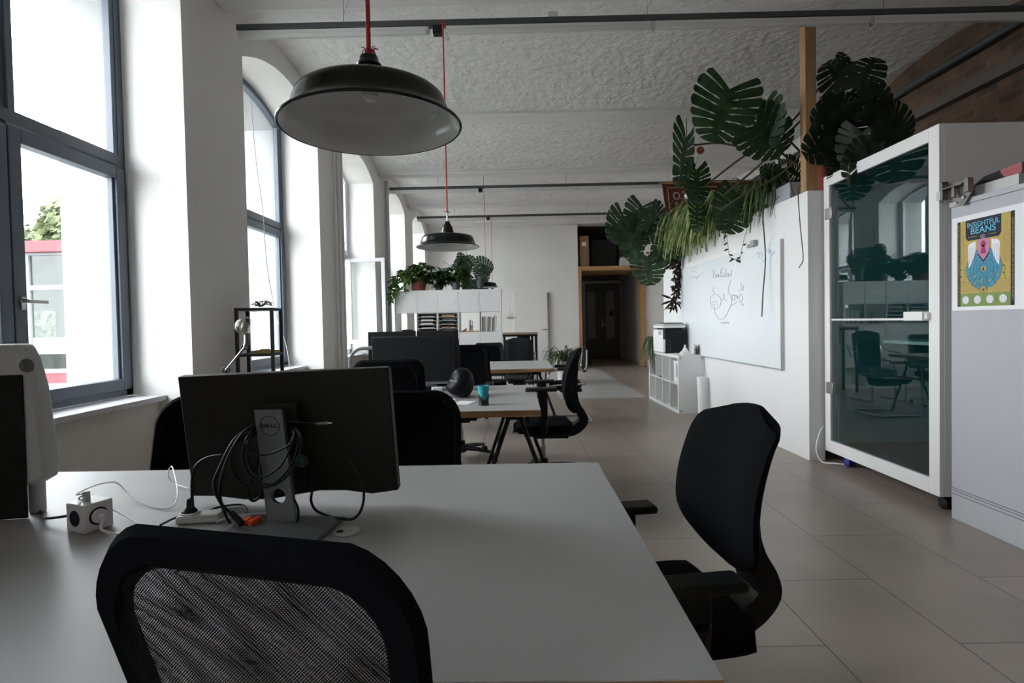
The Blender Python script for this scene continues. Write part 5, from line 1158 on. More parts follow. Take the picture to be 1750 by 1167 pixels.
q = MB(); q.tube(spline([(2.70, 4.735, 0.30), (2.63, 4.715, 0.28), (2.57, 4.69, 0.12), (2.60, 4.66, 0.012), (2.68, 4.6, 0.008), (2.76, 4.55, 0.008)], 6), 0.006, 8); tag(q.build('white_cable', 'white_plastic'), 'white cable looping to the floor between partition and booth', 'cable')

# grey cupboard beside the booth, with the poster
CX0, CY1, CY0, CZ = 2.66, 3.345, 1.95, 1.93
rt = empty('grey_cupboard', (CX0, 2.65, 0), label='tall grey painted cupboard cut off by the right picture edge, poster on its side', cat='cupboard')
q = MB(); q.box((0.0, CY0 - 2.65, 0.0), (0.62, CY1 - 2.65, CZ - 0.03)); q.build('carcass', 'bracket_paint', rt, bevel=0.003)
q = MB(); q.box((-0.008, CY0 - 2.655, CZ - 0.03), (0.63, CY1 - 2.645, CZ)); q.build('top_board', 'bracket_paint', rt, bevel=0.003)
q = MB()
for z in (0.155, 0.175, 0.19): q.box((-0.0012, CY0 - 2.65, z), (0.0, CY1 - 2.65, z + 0.0025))
q.build('base_groove', 'black', rt)
# poster sheet
PO = empty('poster', (CX0, 3.335, 1.275), label='yellow and blue illustrated poster reading INSIGHTFUL BEANS on the grey cupboard', cat='poster')
PW, PH = 0.475, 0.555
def Pm(u, v, d=0.0): return Vector((-0.0015 - d, -u, v))
PMX = Matrix(((0, 0, -1, 0), (-1, 0, 0, 0), (0, 1, 0, 0), (0, 0, 0, 1)))
def pt(s_, u, v, size, mm, d=0.0016, sx=1, rot=0, bold=0.0, name='lettering'):
    return text(name, s_, size, mm, Matrix.Translation(Pm(u, v, d)) @ PMX @ Matrix.Rotation(rot, 4, 'Z'), PO, 0.0001, sx, bold)
def pshape(poly, mm, d, name, th=0.0003):
    q = MB(); q.prism(poly, lambda u, v, k: Pm(u, v, k), d, d + th); return q.build(name, mm, PO, smooth=False)
def prect(a, b, c, d_, mm, d, name): return pshape([(a, b), (c, b), (c, d_), (a, d_)], mm, d, name)
def ell(cu, cv, r, n=40, ry=None): return [(cu + r * math.cos(2 * PI * k / n), cv + (ry or r) * math.sin(2 * PI * k / n)) for k in range(n)]
prect(0, 0, PW, PH, 'paper', 0, 'sheet')
prect(0.050, 0.022, 0.400, 0.525, 'p_yellow', 0.0004, 'print_ground')
prect(0.040, 0.022, 0.062, 0.525, 'p_navy', 0.0008, 'side_strip'); prect(0.392, 0.022, 0.415, 0.525, 'p_navy', 0.0008, 'side_strip')
pt('WHERE WE ARE BOUND TO WONDER BEANS MAY WAKE US SLOWLY AND GENTLY', 0.051, 0.27, 0.0125, 'p_yellow', 0.0012, 1.0, PI / 2)
pt('WHAT WE BEING PLEASED AND THEN BE THE PRODUCTIVE PROJECT', 0.404, 0.27, 0.014, 'p_yellow', 0.0012, 1.0, -PI / 2)
pshape([(0.100, 0.525), (0.100, 0.425), (0.115, 0.405), (0.320, 0.405), (0.335, 0.425), (0.335, 0.525)], 'p_navy', 0.0008, 'title_panel')
pt('INSIGHTFUL', 0.2175, 0.492, 0.040, 'p_cyan', 0.0012, 0.98, 0, 0.0003); pt('BEANS', 0.2175, 0.456, 0.052, 'p_cyan', 0.0012, 1.10, 0, 0.0006)
pt('FOR THE INSIGHTS', 0.150, 0.424, 0.008, 'p_yellow', 0.0012); pt('OF THE SPIRIT', 0.280, 0.424, 0.008, 'p_yellow', 0.0012)
q = MB(); q.tube([Pm(u, v, 0.0013) for u, v in ell(0.2175, 0.418, 0.016, 24, 0.009)], 0.0009, 4, closed=True); q.tube([Pm(u, v, 0.0013) for u, v in ell(0.2175, 0.418, 0.004, 12)], 0.001, 4, closed=True); q.build('eye_emblem', 'paper', PO)
pshape([(0.060, 0.022), (0.393, 0.022), (0.393, 0.098), (0.060, 0.098)], 'p_green', 0.0007, 'green_band')
q = MB()
for k in range(7): q.tube([Pm(0.064, 0.03 + k * 0.009, 0.001), Pm(0.39, 0.03 + k * 0.009, 0.001)], 0.0005, 4)
q.build('band_lines', 'p_leaf', PO)
pshape(ell(0.2225, 0.235, 0.118, 56), 'p_blue', 0.0010, 'blue_disc')
q = MB()
for r_ in (0.118, 0.09, 0.068, 0.048, 0.030): q.tube([Pm(u, v, 0.0013) for u, v in ell(0.2225, 0.235, r_, 48)], 0.0006, 4, closed=True)
for k in range(16):
    a = k * PI / 8; q.tube([Pm(0.2225 + 0.016 * math.cos(a), 0.235 + 0.016 * math.sin(a), 0.0013), Pm(0.2225 + 0.117 * math.cos(a), 0.235 + 0.117 * math.sin(a), 0.0013)], 0.0005, 4)
q.build('web_lines', 'p_navy', PO)
pshape(ell(0.2225, 0.235, 0.016, 24), 'p_yellow', 0.0016, 'flame_disc'); pshape([(0.2145, 0.228), (0.2225, 0.222), (0.2305, 0.230), (0.225, 0.238), (0.2225, 0.250), (0.219, 0.238)], 'p_navy', 0.0020, 'flame')
for s_ in (-1, 1):                       # winged hands beside the shield
    c = 0.2225
    f = lambda u: c + s_ * u
    poly = [(f(0.052), 0.395), (f(0.092), 0.388), (f(0.105), 0.372), (f(0.103), 0.30), (f(0.100), 0.245), (f(0.092), 0.255), (f(0.085), 0.262), (f(0.075), 0.285), (f(0.066), 0.300), (f(0.058), 0.325), (f(0.052), 0.345)]
    pshape(poly if s_ < 0 else poly[::-1], 'paper', 0.0018, 'white_wing')
    q = MB()
    for k in range(4): q.tube([Pm(f(0.062 + 0.011 * k), 0.365, 0.0022), Pm(f(0.062 + 0.011 * k), 0.305 - 0.014 * k, 0.0022)], 0.0006, 4)
    q.build('wing_lines', 'p_navy', PO)
pshape([(0.185, 0.330), (0.2225, 0.282), (0.260, 0.330), (0.260, 0.318), (0.2225, 0.270), (0.185, 0.318)], 'p_navy', 0.0019, 'shield_shadow')
pshape([(0.185, 0.402), (0.185, 0.328), (0.2225, 0.282), (0.260, 0.328), (0.260, 0.402)], 'p_pink', 0.0022, 'shield')
pshape(ell(0.2225, 0.375, 0.017, 24), 'p_mauve', 0.0026, 'keyhole'); pshape([(0.216, 0.368), (0.203, 0.320), (0.242, 0.320), (0.229, 0.368)], 'p_mauve', 0.0026, 'keyhole')
rnd = random.Random(11)
for cu, sg in ((0.085, 1), (0.365, -1), (0.15, 1), (0.19, 1), (0.25, -1), (0.30, -1)):
    cv = 0.20 if cu in (0.085, 0.365) else 0.155 + (0.02 if cu in (0.15, 0.30) else -0.01); q = MB()
    q.tube(spline([Pm(cu, cv - 0.035, 0.0024), Pm(cu + 0.012 * sg, cv, 0.0024), Pm(cu + 0.004 * sg, cv + 0.03, 0.0024), Pm(cu + 0.02 * sg, cv + 0.05, 0.0024)], 4), 0.0011, 4); q.build('twig', 'p_leaf', PO)
    for k in range(4): pshape(ell(cu + 0.014 * (-1) ** k, cv - 0.02 + 0.02 * k, 0.007, 12, 0.005), 'p_leaf' if k % 2 else 'p_yellow', 0.0024, 'sprig_leaf')
pshape(ell(0.2225, 0.115, 0.023, 28), 'p_yellow', 0.0022, 'compass_badge')
q = MB(); q.tube([Pm(u, v, 0.0026) for u, v in ell(0.2225, 0.115, 0.022, 24)], 0.001, 4, closed=True)
for k in range(4): a = k * PI / 4; q.tube([Pm(0.2225 - 0.015 * math.cos(a), 0.115 - 0.015 * math.sin(a), 0.0026), Pm(0.2225 + 0.015 * math.cos(a), 0.115 + 0.015 * math.sin(a), 0.0026)], 0.0012, 4)
q.build('compass_lines', 'p_navy', PO)
for k in range(4):
    cu = 0.100 + k * 0.082; pshape(ell(cu, 0.060, 0.024, 28), 'paper', 0.0014, 'round_badge')
    q = MB(); q.tube([Pm(u, v, 0.0019) for u, v in ell(cu, 0.060, 0.021, 24)], 0.0007, 4, closed=True); q.tube([Pm(u, v, 0.0019) for u, v in ell(cu, 0.060, 0.011, 5 + k)], 0.0008, 4, closed=True); q.build('badge_lines', 'book_b', PO)
def lines(u0, u1, v0, v1, n, name='small_print'):
    q = MB()
    for k in range(n):
        v = v0 + (v1 - v0) * k / max(1, n - 1); u = u0
        while u < u1 - 0.004:
            w_ = rnd.uniform(0.004, 0.016); q.add([Pm(a, b, 0.0012) for a, b in ((u, v), (min(u + w_, u1), v), (min(u + w_, u1), v + 0.0028), (u, v + 0.0028))], [(0, 1, 2, 3)]); u += w_ + 0.003
    q.build(name, 'book_c', PO, smooth=False)
lines(0.068, 0.098, 0.27, 0.42, 16); lines(0.345, 0.388, 0.26, 0.42, 16); lines(0.066, 0.19, 0.108, 0.165, 7); lines(0.262, 0.388, 0.108, 0.165, 7)
for cu, cv, s_ in ((0.080, 0.44, 1), (0.366, 0.475, -1)):
    q = MB(); q.tube([Pm(u, v, 0.0013) for u, v in ell(cu, cv, 0.008, 16)], 0.0007, 4, closed=True); q.tube([Pm(cu, cv + 0.008 * s_, 0.0013), Pm(cu, cv + 0.05 * s_, 0.0013), Pm(cu + 0.007, cv + 0.05 * s_, 0.0013)], 0.0007, 4); q.build('key_drawing', 'book_c', PO)
# bits lying on the cupboard
q = MB(); q.box((-0.005, 0.07, 0), (0.28, 0.40, 0.06)); tag(q.build('white_board_offcut', 'old_white', bevel=0.003, loc=(2.71, 2.86 + 0.02, CZ + 0.012)), 'thick pale board lying along the top of the grey cupboard', 'board')
rt = empty('folded_case', (2.725, 2.95, CZ + 0.0735), 0, label='flat black and dusty pink case lying on the pale board', cat='case')
q = MB(); q.prism([(0.33, 0.0), (0.24, 0.045), (-0.02, 0.062), (-0.45, 0.062), (-0.45, 0.0)], lambda u, v, d: (d, u, v), 0.0, 0.22); q.build('case_body', 'black', rt, bevel=0.004)
q = MB(); q.prism([(0.10, 0.003), (0.125, 0.03), (0.13, 0.05), (0.0, 0.058), (0.0, 0.003)], lambda u, v, d: (d, u, v), -0.003, 0.0); q.build('pink_panel', 'pink', rt)
q = MB(); q.box((0.03, -0.44, -0.072), (0.2, 0.0, -0.001)); o = tag(q.build('dark_box', 'black', bevel=0.004, loc=rt.location), 'dark box on the grey cupboard carrying the front end of the flat case', 'box')
rt = empty('metal_fitting', (2.645, 3.24, 1.915), 0, label='nickel plated bracket with bolts at the top corner of the grey cupboard', cat='bracket')
q = MB(); q.prism([(-0.06, 0.12), (-0.075, 0.04), (-0.02, -0.03), (0.085, 0.03), (0.105, 0.13)], lambda u, v, d: (d, u, v), -0.012, -0.004); q.build('plate', 'nickel', rt, bevel=0.002)
q = MB(); q.box((-0.05, 0.09, 0.03), (-0.012, 0.11, 0.14)); q.box((-0.05, -0.05, 0.09), (-0.012, 0.10, 0.10)); q.box((-0.045, 0.01, 0.03), (-0.012, 0.03, 0.10)); q.box((-0.045, -0.09, 0.04), (-0.012, -0.06, 0.12)); q.build('lock_case', 'nickel', rt, bevel=0.002)
q = MB(); q.box((-0.03, 0.125, 0.04), (-0.005, 0.165, 0.095)); q.build('latch', 'old_white', rt, bevel=0.003)
for y, z in ((0.03, -0.005), (0.01, 0.035), (-0.025, 0.02)): q = MB(); q.cyl((-0.012, y, z), (-0.022, y, z), 0.009, 8); q.build('bolt', 'chrome', rt)

# ================================================================== PLANTS
def leaf_frame(c, tip, nrm):
    t = Vector(tip).normalized(); n = Vector(nrm); n = (n - t * n.dot(t)).normalized(); s_ = t.cross(n)
    return lambda x, y, z: Vector(c) + s_ * x + t * y + n * z
def monstera_leaf(q, c, tip, nrm, L, rnd, W=1.3, lobes=8, slit=0.42, droop=0.12, fold=0.25):
    """split heart shaped leaf: c = where the stalk joins, tip = direction of the midrib"""
    F = leaf_frame(c, tip, nrm); W_ = L * W * 0.5
    def outline(t): return W_ * (math.sin(PI * min(1, (t * 0.86 + 0.14)) ** 0.85) ** 0.75)
    for s_ in (-1, 1):
        edges = [i / lobes + (rnd.uniform(-.25, .25) / lobes if 0 < i < lobes else 0) for i in range(lobes + 1)]
        for k in range(lobes):
            t0, t1 = edges[k], edges[k + 1]
            if k == 0: t0 = -0.02
            ss = [0, 0.16, 0.3, slit, 0.62, 0.8, 0.93, 1.0]
            rows = []
            for s in ss:
                g = 0 if s < slit - 1e-6 else (0.035 + 0.085 * (s - slit) / (1 - slit))
                if s >= 0.99: g = 0.22
                hole = 0.0
                if abs(s - 0.3) < 0.01 and 0 < k < lobes - 1: hole = 0.12
                g = max(g, hole)
                a, b = t0 + (t1 - t0) * (g if k > 0 else 0), t1 - (t1 - t0) * g * 0.8
                row = []
                for t in (a, (a + b) / 2, b):
                    tt = max(0.0, min(1, t)); w_ = outline(tt)
                    sweep = -0.80 + 1.35 * tt            # basal lobes turn back, upper ones forward
                    x = s * w_ * (1 if s < 0.99 or t == (a + b) / 2 else 0.97)
                    y = tt * L + s * w_ * sweep
                    z = -droop * L * (tt ** 2) - fold * 0.3 * w_ * s * s + 0.02 * L * math.sin(9 * tt + 3 * s)
                    row.append(F(s_ * x, y, z + fold * 0.25 * w_ * s))
                rows.append(row)
            vs = [p for r_ in rows for p in r_]; fs = []
            for i in range(len(rows) - 1):
                for j in range(2):
                    f = (i * 3 + j, i * 3 + j + 1, (i + 1) * 3 + j + 1, (i + 1) * 3 + j); fs.append(f if s_ > 0 else f[::-1])
            q.add(vs, fs)
def oval_leaf(q, c, tip, nrm, L, w_, droop=0.15):
    F = leaf_frame(c, tip, nrm); vs = []; fs = []
    for i in range(6):
        t = i / 5; hw = w_ * math.sin(PI * min(1, t * 0.95 + 0.03)) ** 0.8 * 0.5
        for x in (-hw, 0, hw): vs.append(F(x, t * L, -droop * L * t * t + abs(x) * 0.25))
    for i in range(5):
        for j in range(2): fs.append((i * 3 + j, i * 3 + j + 1, i * 3 + j + 4, i * 3 + j + 3))
    q.add(vs, fs)
def blade(q, c, az, L, w_, up, rnd, drop=1.0, n=8, floor=None):
    """arching strap leaf"""
    d = Vector((math.cos(az), math.sin(az), 0)); sd = Vector((-math.sin(az), math.cos(az), 0)); vs = []
    for i in range(n + 1):
        t = i / n; h = up * t - drop * t * t; r_ = L * (0.55 * t + 0.25 * math.sin(PI * t / 2) * (1 - t * 0.6))
        p = Vector(c) + d * r_ + Vector((0, 0, h * L))
        if floor is not None: p.z = max(p.z, floor(p))
        ww = w_ * 0.5 * math.sin(PI * (0.12 + 0.86 * (1 - t) ** 0.8)) ** 0.7
        vs += [p - sd * ww + Vector((0, 0, ww * .5)), p, p + sd * ww + Vector((0, 0, ww * .5))]
    q.add(vs, [(i * 3 + j, i * 3 + j + 1, i * 3 + j + 4, i * 3 + j + 3) for i in range(n) for j in range(2)])
def clear(p):                            # leaves rest on or hang in front of the wall, deck, board and booth
    p = Vector(p); fx = PX0 - math.sin(PA) * (p.y - PY0)
    if PY0 - 0.02 < p.y < PY0 + PL and p.z < 2.352:
        if fx - 0.035 < p.x < fx + 0.07: p.x = fx - 0.036 - 0.02 * abs(math.sin(p.z * 40))
        elif p.x >= fx + 0.07: p.z = 2.353
    if p.x > BX0 - 0.05 and p.y < BY1 + 0.03 and p.z < BZ1 + 0.01:
        if p.x < BX0 + 0.06: p.x = BX0 - 0.052
        else: p.z = BZ1 + 0.012
    return p
def pot(parent, r, h, mm, c=(0, 0, 0), rt_=0.85, name='pot'):
    q = MB(); q.lathe([(0.001, 0.002), (r * rt_, 0.0), (r, h * 0.88), (r * 1.06, h * 0.88), (r * 1.06, h), (r * 0.94, h), (r * 0.92, h * 0.9), (0.001, h * 0.9)], c, 28); return q.build(name, mm, parent)
def tocam(p, yaw=0.0, pitch=0.0):        # a leaf normal turned towards the room, swung by yaw and pitch
    d = (Vector((0, 0, 1.5)) - Vector(p)); d.normalize(); d.rotate(Matrix.Rotation(yaw, 3, 'Z')); d.z += pitch; return d

# ---- giant climbing plant over the partition
def monstera(name_loc, label, leaves, stalks, mm, potspec=None, group='split leaved plants on top of the booth and partition', seed=1, stemr=0.008, WF=1.3):
    rt = empty('monstera', name_loc, label=label, cat='plant', group=group); O = Vector(name_loc); rnd = random.Random(seed)
    if potspec: pot(rt, *potspec)
    q = MB()
    for (px, py, Y, L, a, yaw, pit) in leaves:          # a: tip angle in the picture plane, degrees anticlockwise from right
        c = at(px, py, Y); t = RGT * math.cos(math.radians(a)) + UPV * math.sin(math.radians(a)) + FWD * rnd.uniform(-0.15, 0.25)
        monstera_leaf(q, c - O, t, tocam(c, yaw, pit), L, rnd, W=WF + rnd.uniform(-.08, .08)) if c.x < 2.66 or c.y > 4.72 or c.z > 2.5 else None
    q.v = [tuple(clear(Vector(v) + O) - O) for v in q.v]
    q.build('foliage', mm, rt)
    q = MB()
    for st in stalks: q.tube([p - O for p in spline([at(*s_) for s_ in st], 6)], [stemr] * (6 * (len(st) - 1) + 1), 6)
    if stalks: q.build('stem', 'stem', rt)
    return rt
monstera((2.80, 5.45, 2.336), 'giant split leaved plant climbing high left of the pine post',
    [(1247, 152, 4.75, 0.46, -108, 0.15, 0.1), (1292, 215, 4.9, 0.36, -38, -0.15, 0.15), (1300, 190, 4.95, 0.34, -80, -0.6, 0.1),
     (1172, 235, 5.3, 0.46, -92, 1.25, 0.0), (1190, 290, 5.6, 0.34, -85, 0.8, 0.0), (1262, 335, 5.6, 0.38, -100, 0.5, 0.1), (1322, 310, 5.5, 0.20, 40, 0.2, 0.5), (1330, 300, 5.3, 0.18, 150, 0.2, 0.6), (1345, 285, 5.2, 0.20, -30, 0.4, 0.3), (1192, 345, 6.2, 0.34, -88, 1.1, 0.0)],
    [[(1385, 250, 5.0), (1330, 300, 5.2), (1275, 330, 5.3), (1230, 360, 5.4)], [(1400, 175, 5.0), (1350, 225, 5.1), (1300, 280, 5.2), (1235, 335, 5.3)], [(1262, 165, 4.85), (1290, 215, 5.0), (1340, 265, 5.1), (1375, 290, 5.1)],
     [(1185, 248, 5.3), (1235, 245, 5.3), (1300, 262, 5.2), (1370, 285, 5.1)], [(1305, 190, 4.9), (1335, 225, 5.0), (1378, 270, 5.1)], [(1205, 318, 5.5), (1260, 275, 5.3), (1345, 215, 5.1), (1400, 150, 5.0)], [(1330, 260, 5.2), (1335, 300, 5.4), (1345, 330, 5.4)]],
    'monstera', (0.16, 0.24, 'dark_pot'), seed=3, stemr=0.010)
dk = []
rnd = random.Random(8)
for px, py, L, a, yaw in ((1446, 150, .32, 120, .3), (1462, 150, .32, 60, -.2), (1440, 190, .30, 200, .2), (1450, 200, .36, 250, 0), (1480, 185, .30, 20, -.3), (1500, 215, .30, 10, .2), (1520, 205, .26, -40, .3), (1475, 225, .36, 270, -.2), (1430, 230, .34, 215, .3), (1432, 215, .30, 160, .1), (1455, 245, .34, 235, .2), (1505, 245, .32, -80, 0), (1490, 260, .30, 240, .3), (1432, 255, .24, 200, -.3), (1445, 125, .22, 95, 0.9), (1428, 190, .22, 110, .8), (1490, 235, .34, 300, -.4), (1470, 165, .3, 330, .1), (1440, 170, .3, 280, .1), (1460, 262, .26, 265, .5), (1430, 282, .22, 190, .5), (1425, 275, .3, 260, .2), (1520, 235, .26, 60, .6)):
    dk.append((px, py, rnd.uniform(2.74, 3.15) * 930 / (px - 882), L * 0.88, a, yaw, rnd.uniform(-.2, .4)))
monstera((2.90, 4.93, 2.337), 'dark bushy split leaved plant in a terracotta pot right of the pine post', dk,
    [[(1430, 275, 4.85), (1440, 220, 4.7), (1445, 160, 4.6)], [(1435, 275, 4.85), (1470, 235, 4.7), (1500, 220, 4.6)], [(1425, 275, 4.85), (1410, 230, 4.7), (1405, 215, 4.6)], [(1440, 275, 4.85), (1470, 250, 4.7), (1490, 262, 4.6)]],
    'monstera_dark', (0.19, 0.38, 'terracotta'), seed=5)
monstera((2.62, 8.35, 2.336), 'split leaved plant leaning left off the far end of the partition, nearest the doorway',
    [(1098, 352, 8.3, .42, -105, .1, .2), (1112, 358, 8.4, .32, -60, -.2, .1), (1066, 370, 8.2, .42, -110, .6, .0), (1078, 408, 8.3, .34, -80, .2, .0), (1106, 438, 8.0, .42, -85, 0.1, .1), (1130, 392, 8.3, .32, 200, .2, .0), (1140, 408, 8.2, .36, -90, .1, .0), (1134, 425, 8.1, .34, -60, -.3, .2), (1085, 392, 8.4, .36, -100, .0, .1), (1150, 380, 8.2, .3, -75, .2, .1)],
    [[(1112, 358, 8.3), (1135, 368, 8.3), (1160, 385, 8.4)], [(1085, 402, 8.3), (1110, 390, 8.3), (1135, 380, 8.4), (1160, 388, 8.4)], [(1098, 425, 8.1), (1120, 405, 8.2), (1150, 390, 8.4)], [(1068, 362, 8.3), (1110, 378, 8.3), (1150, 388, 8.4)]],
    'monstera_far', (0.14, 0.16, 'dark_pot'), group='split leaved plants on top of the booth and partition', seed=9)
# ---- grass-like hanging plants in troughs on the partition
def spider(loc, label, n, L, wl, mm, rng, seed, drop=(0.9, 1.7), up=(0.2, 0.9), group='strap leaved plants', potspec=None, spread=None, az=(0, 2 * PI)):
    rt = empty('spider_plant', loc, label=label, cat='plant', group=group); rnd = random.Random(seed)
    q = MB()
    for _ in range(n):
        c = Vector((rnd.uniform(-.03, .03), rnd.uniform(-.03, .03), rng)) if spread is None else Vector((rnd.uniform(*spread[0]), rnd.uniform(*spread[1]), rng))
        blade(q, c, rnd.uniform(*az), L * rnd.uniform(0.6, 1.1), wl * rnd.uniform(.7, 1.2), *(lambda up_: (up_, rnd, up_ + rnd.uniform(*drop)))(rnd.uniform(*up)))
    O = Vector(loc); q.v = [tuple(clear(Vector(v) + O) - O) for v in q.v]
    q.build('foliage', mm, rt)
    if potspec: pot(rt, *potspec)
    return rt
o = spider((2.56, 7.25, 2.345), 'long pale striped grass plant spilling over the partition above the whiteboard', 760, 0.76, 0.024, 'spider', 0.17, 21, drop=(0.0, 0.62), up=(0.3, 1.9), spread=((-0.06, 0.05), (-0.70, 0.85)), az=(PI * 0.45, PI * 1.55), group='grass plants on the partition')
q = MB(); q.box((-0.075, -0.62, 0), (0.075, 0.80, 0.14)); q.build('trough', 'dark_pot', o, bevel=0.006)
o = spider((2.62, 5.85, 2.345), 'darker grass plant in the glazed trough beside the giant plant', 190, 0.52, 0.020, 'spider_dark', 0.18, 22, drop=(0.0, 0.8), up=(0.4, 1.9), spread=((-0.05, 0.05), (-0.35, 0.45)), az=(PI * 0.5, PI * 1.5), group='grass plants on the partition')
q = MB(); q.box((-0.08, -0.80, 0), (0.08, 0.58, 0.15)); q.build('trough', 'grey_frame', o, bevel=0.006)
# ---- dark trailing vine at the far end
rt = empty('trailing_vine', (2.40, 8.15, 2.336), label='dark trailing vine hanging past the whiteboard towards the printer', cat='plant', group='strap and vine plants'); O = Vector((2.40, 8.15, 2.336)); rnd = random.Random(31)
del rt['group']
q = MB(); strands = []
for k, (x0, x1, ye) in enumerate(((1150, 1150, 535), (1155, 1158, 500), (1160, 1160, 470), (1146, 1153, 455), (1163, 1155, 520), (1140, 1148, 440))):
    pts = [at(x0, 385, 8.1), at(x0 - 2, 420, 8.0), at((x0 + x1) / 2 + 4, (420 + ye) / 2, 8.0), at(x1, ye - 10, 8.0)]
    strands.append(spline(pts, 14))
for st in strands:
    for p in st:
        for _ in range(3):
            t = Vector((rnd.uniform(-1, 1), rnd.uniform(-.5, .5), rnd.uniform(-1.2, .2))); oval_leaf(q, p - O, t, tocam(p, rnd.uniform(-1, 1)), rnd.uniform(0.05, 0.085), 0.028)
for a in (-160, -135, -110, -80, -50, -30, 160): 
    c = at(1153, 512, 8.0); t = RGT * math.cos(math.radians(a)) + UPV * math.sin(math.radians(a)); oval_leaf(q, c - O + t * .04, t, tocam(c), 0.17, 0.035)
q.v = [tuple(clear(Vector(v) + O) - O) for v in q.v]; q.build('foliage', 'purple_vine', rt)
q = MB()
for st in strands: q.tube([p - O for p in st], 0.004, 5)
q.build('stem', 'stem', rt)
# leafy mass behind it
rt = empty('leafy_plant', (2.62, 7.95, 2.34), label='dense small leaved plant between the far split leaves and the striped grass', cat='plant'); O = rt.location.copy(); q = MB()
for _ in range(420):
    p = at(rnd.gauss(1150, 12), rnd.uniform(365, 440), rnd.uniform(7.8, 8.3)); oval_leaf(q, p - O, (rnd.uniform(-1, 1), rnd.uniform(-1, 1), rnd.uniform(-1.3, .3)), tocam(p, rnd.uniform(-1, 1)), rnd.uniform(.06, .12), .035)
q.v = [tuple(clear(Vector(v) + O) - O) for v in q.v]; q.build('foliage', 'bush_dark', rt); pot(rt, 0.10, 0.14, 'dark_pot')
# ---- aerial roots and tendrils in front of the partition
for pts, r_, lab in (([(1299, 285, 5.35), (1303, 360, 5.35), (1308, 440, 5.35), (1304, 500, 5.33), (1302, 541, 5.33)], 0.006, 'long dark aerial root hanging in front of the whiteboard'),
                     ([(1368, 318, 4.80), (1364, 330, 4.70), (1367, 380, 4.70), (1372, 430, 4.70), (1372, 446, 4.70), (1365, 458, 4.70)], 0.004, 'thin brown aerial root hanging by the pine post'),
                     ([(1339, 270, 5.0), (1350, 310, 5.0), (1358, 345, 4.98), (1358, 366, 4.98)], 0.004, 'short aerial root ending above the partition edge')):
    q = MB(); q.tube(spline([at(*p) for p in pts], 8), r_, 6); tag(q.build('aerial_root', 'stem'), lab, 'root', 'aerial roots')
rt = empty('trailing_tendril', (2.42, 6.2, 2.34), label='fine tendril with tiny leaves looping below the grass plant onto the whiteboard', cat='plant'); O = rt.location.copy()
P = spline([at(1240, 395, 6.15), at(1244, 420, 6.1), at(1247, 438, 6.1), at(1255, 443, 6.05), at(1264, 442, 6.0), at(1268, 425, 5.95), at(1274, 400, 5.9), at(1283, 368, 5.85)], 8)
q = MB(); q.tube([p - O for p in P], 0.0028, 5); q.build('stem', 'stem', rt); q = MB()
for p in P[2:44:4]: oval_leaf(q, p - O, (rnd.uniform(-1, 1), 0, rnd.uniform(-1, .3)), tocam(p), 0.05, 0.02)
q.build('foliage', 'monstera', rt)
# ---- hanging disc mobile, white bulb, coat hanger
rt = empty('disc_mobile', tuple(at(1190, 262, 6.4)), label='little mobile of round discs hanging among the leaves above the carpet', cat='mobile'); O = rt.location.copy()
q = MB(); q.tube([at(1197, 210, 6.4) - O + Vector((0, 0, 3.99 - at(1197, 210, 6.4).z)), at(1197, 210, 6.4) - O, at(1197, 258, 6.4) - O, at(1186, 290, 6.4) - O, at(1180, 325, 6.4) - O], 0.002, 5); q.build('cord', 'stem', rt)
for x, y, r_, mm in ((1197, 257, .045, 'terracotta'), (1182, 283, .045, 'black'), (1180, 297, .048, 'mustard')):
    q = MB(); q.lathe([(0.001, -0.004), (r_, -0.004), (r_, 0.004), (0.001, 0.004)], (0, 0, 0), 24, Matrix.Translation(at(x, y, 6.4) - O) @ Matrix.Rotation(PI / 2, 4, 'X')); q.build('disc', mm, rt)
rt = empty('globe_bulb', tuple(at(1175, 335, 7.2)), label='white globe bulb in a black holder hanging before the patterned carpet', cat='lamp'); O = rt.location.copy()
q = MB(); q.sphere((0, 0, 0), 0.042, 16); q.build('globe', 'enamel', rt)
q = MB(); q.cyl((0, 0, 0.035), (0, 0, 0.10), 0.028, 12); q.tube([(0, 0, 0.1), (0, 0.0, 3.96 - O.z)], 0.004, 6); q.build('lamp_holder', 'black', rt)
rt_ = at(1307, 160, 5.0); q = MB(); q.tube(spline([rt_ + Vector((0, 0, -0.05)), rt_ + Vector((0, 0, 0.0)), rt_ + Vector((0.02, 0, 0.03)), rt_ + Vector((0.0, 0, 0.055)), rt_ + Vector((-0.02, 0, 0.035))], 6), 0.004, 6); q.tube([rt_ + Vector((0.0, 0, -0.05)), rt_ + Vector((0.005, 0.0, -0.12))], 0.004, 6); tag(q.build('wire_hook', 'white_plastic'), 'small white wire hook above the giant leaves beside the pine post', 'hook')
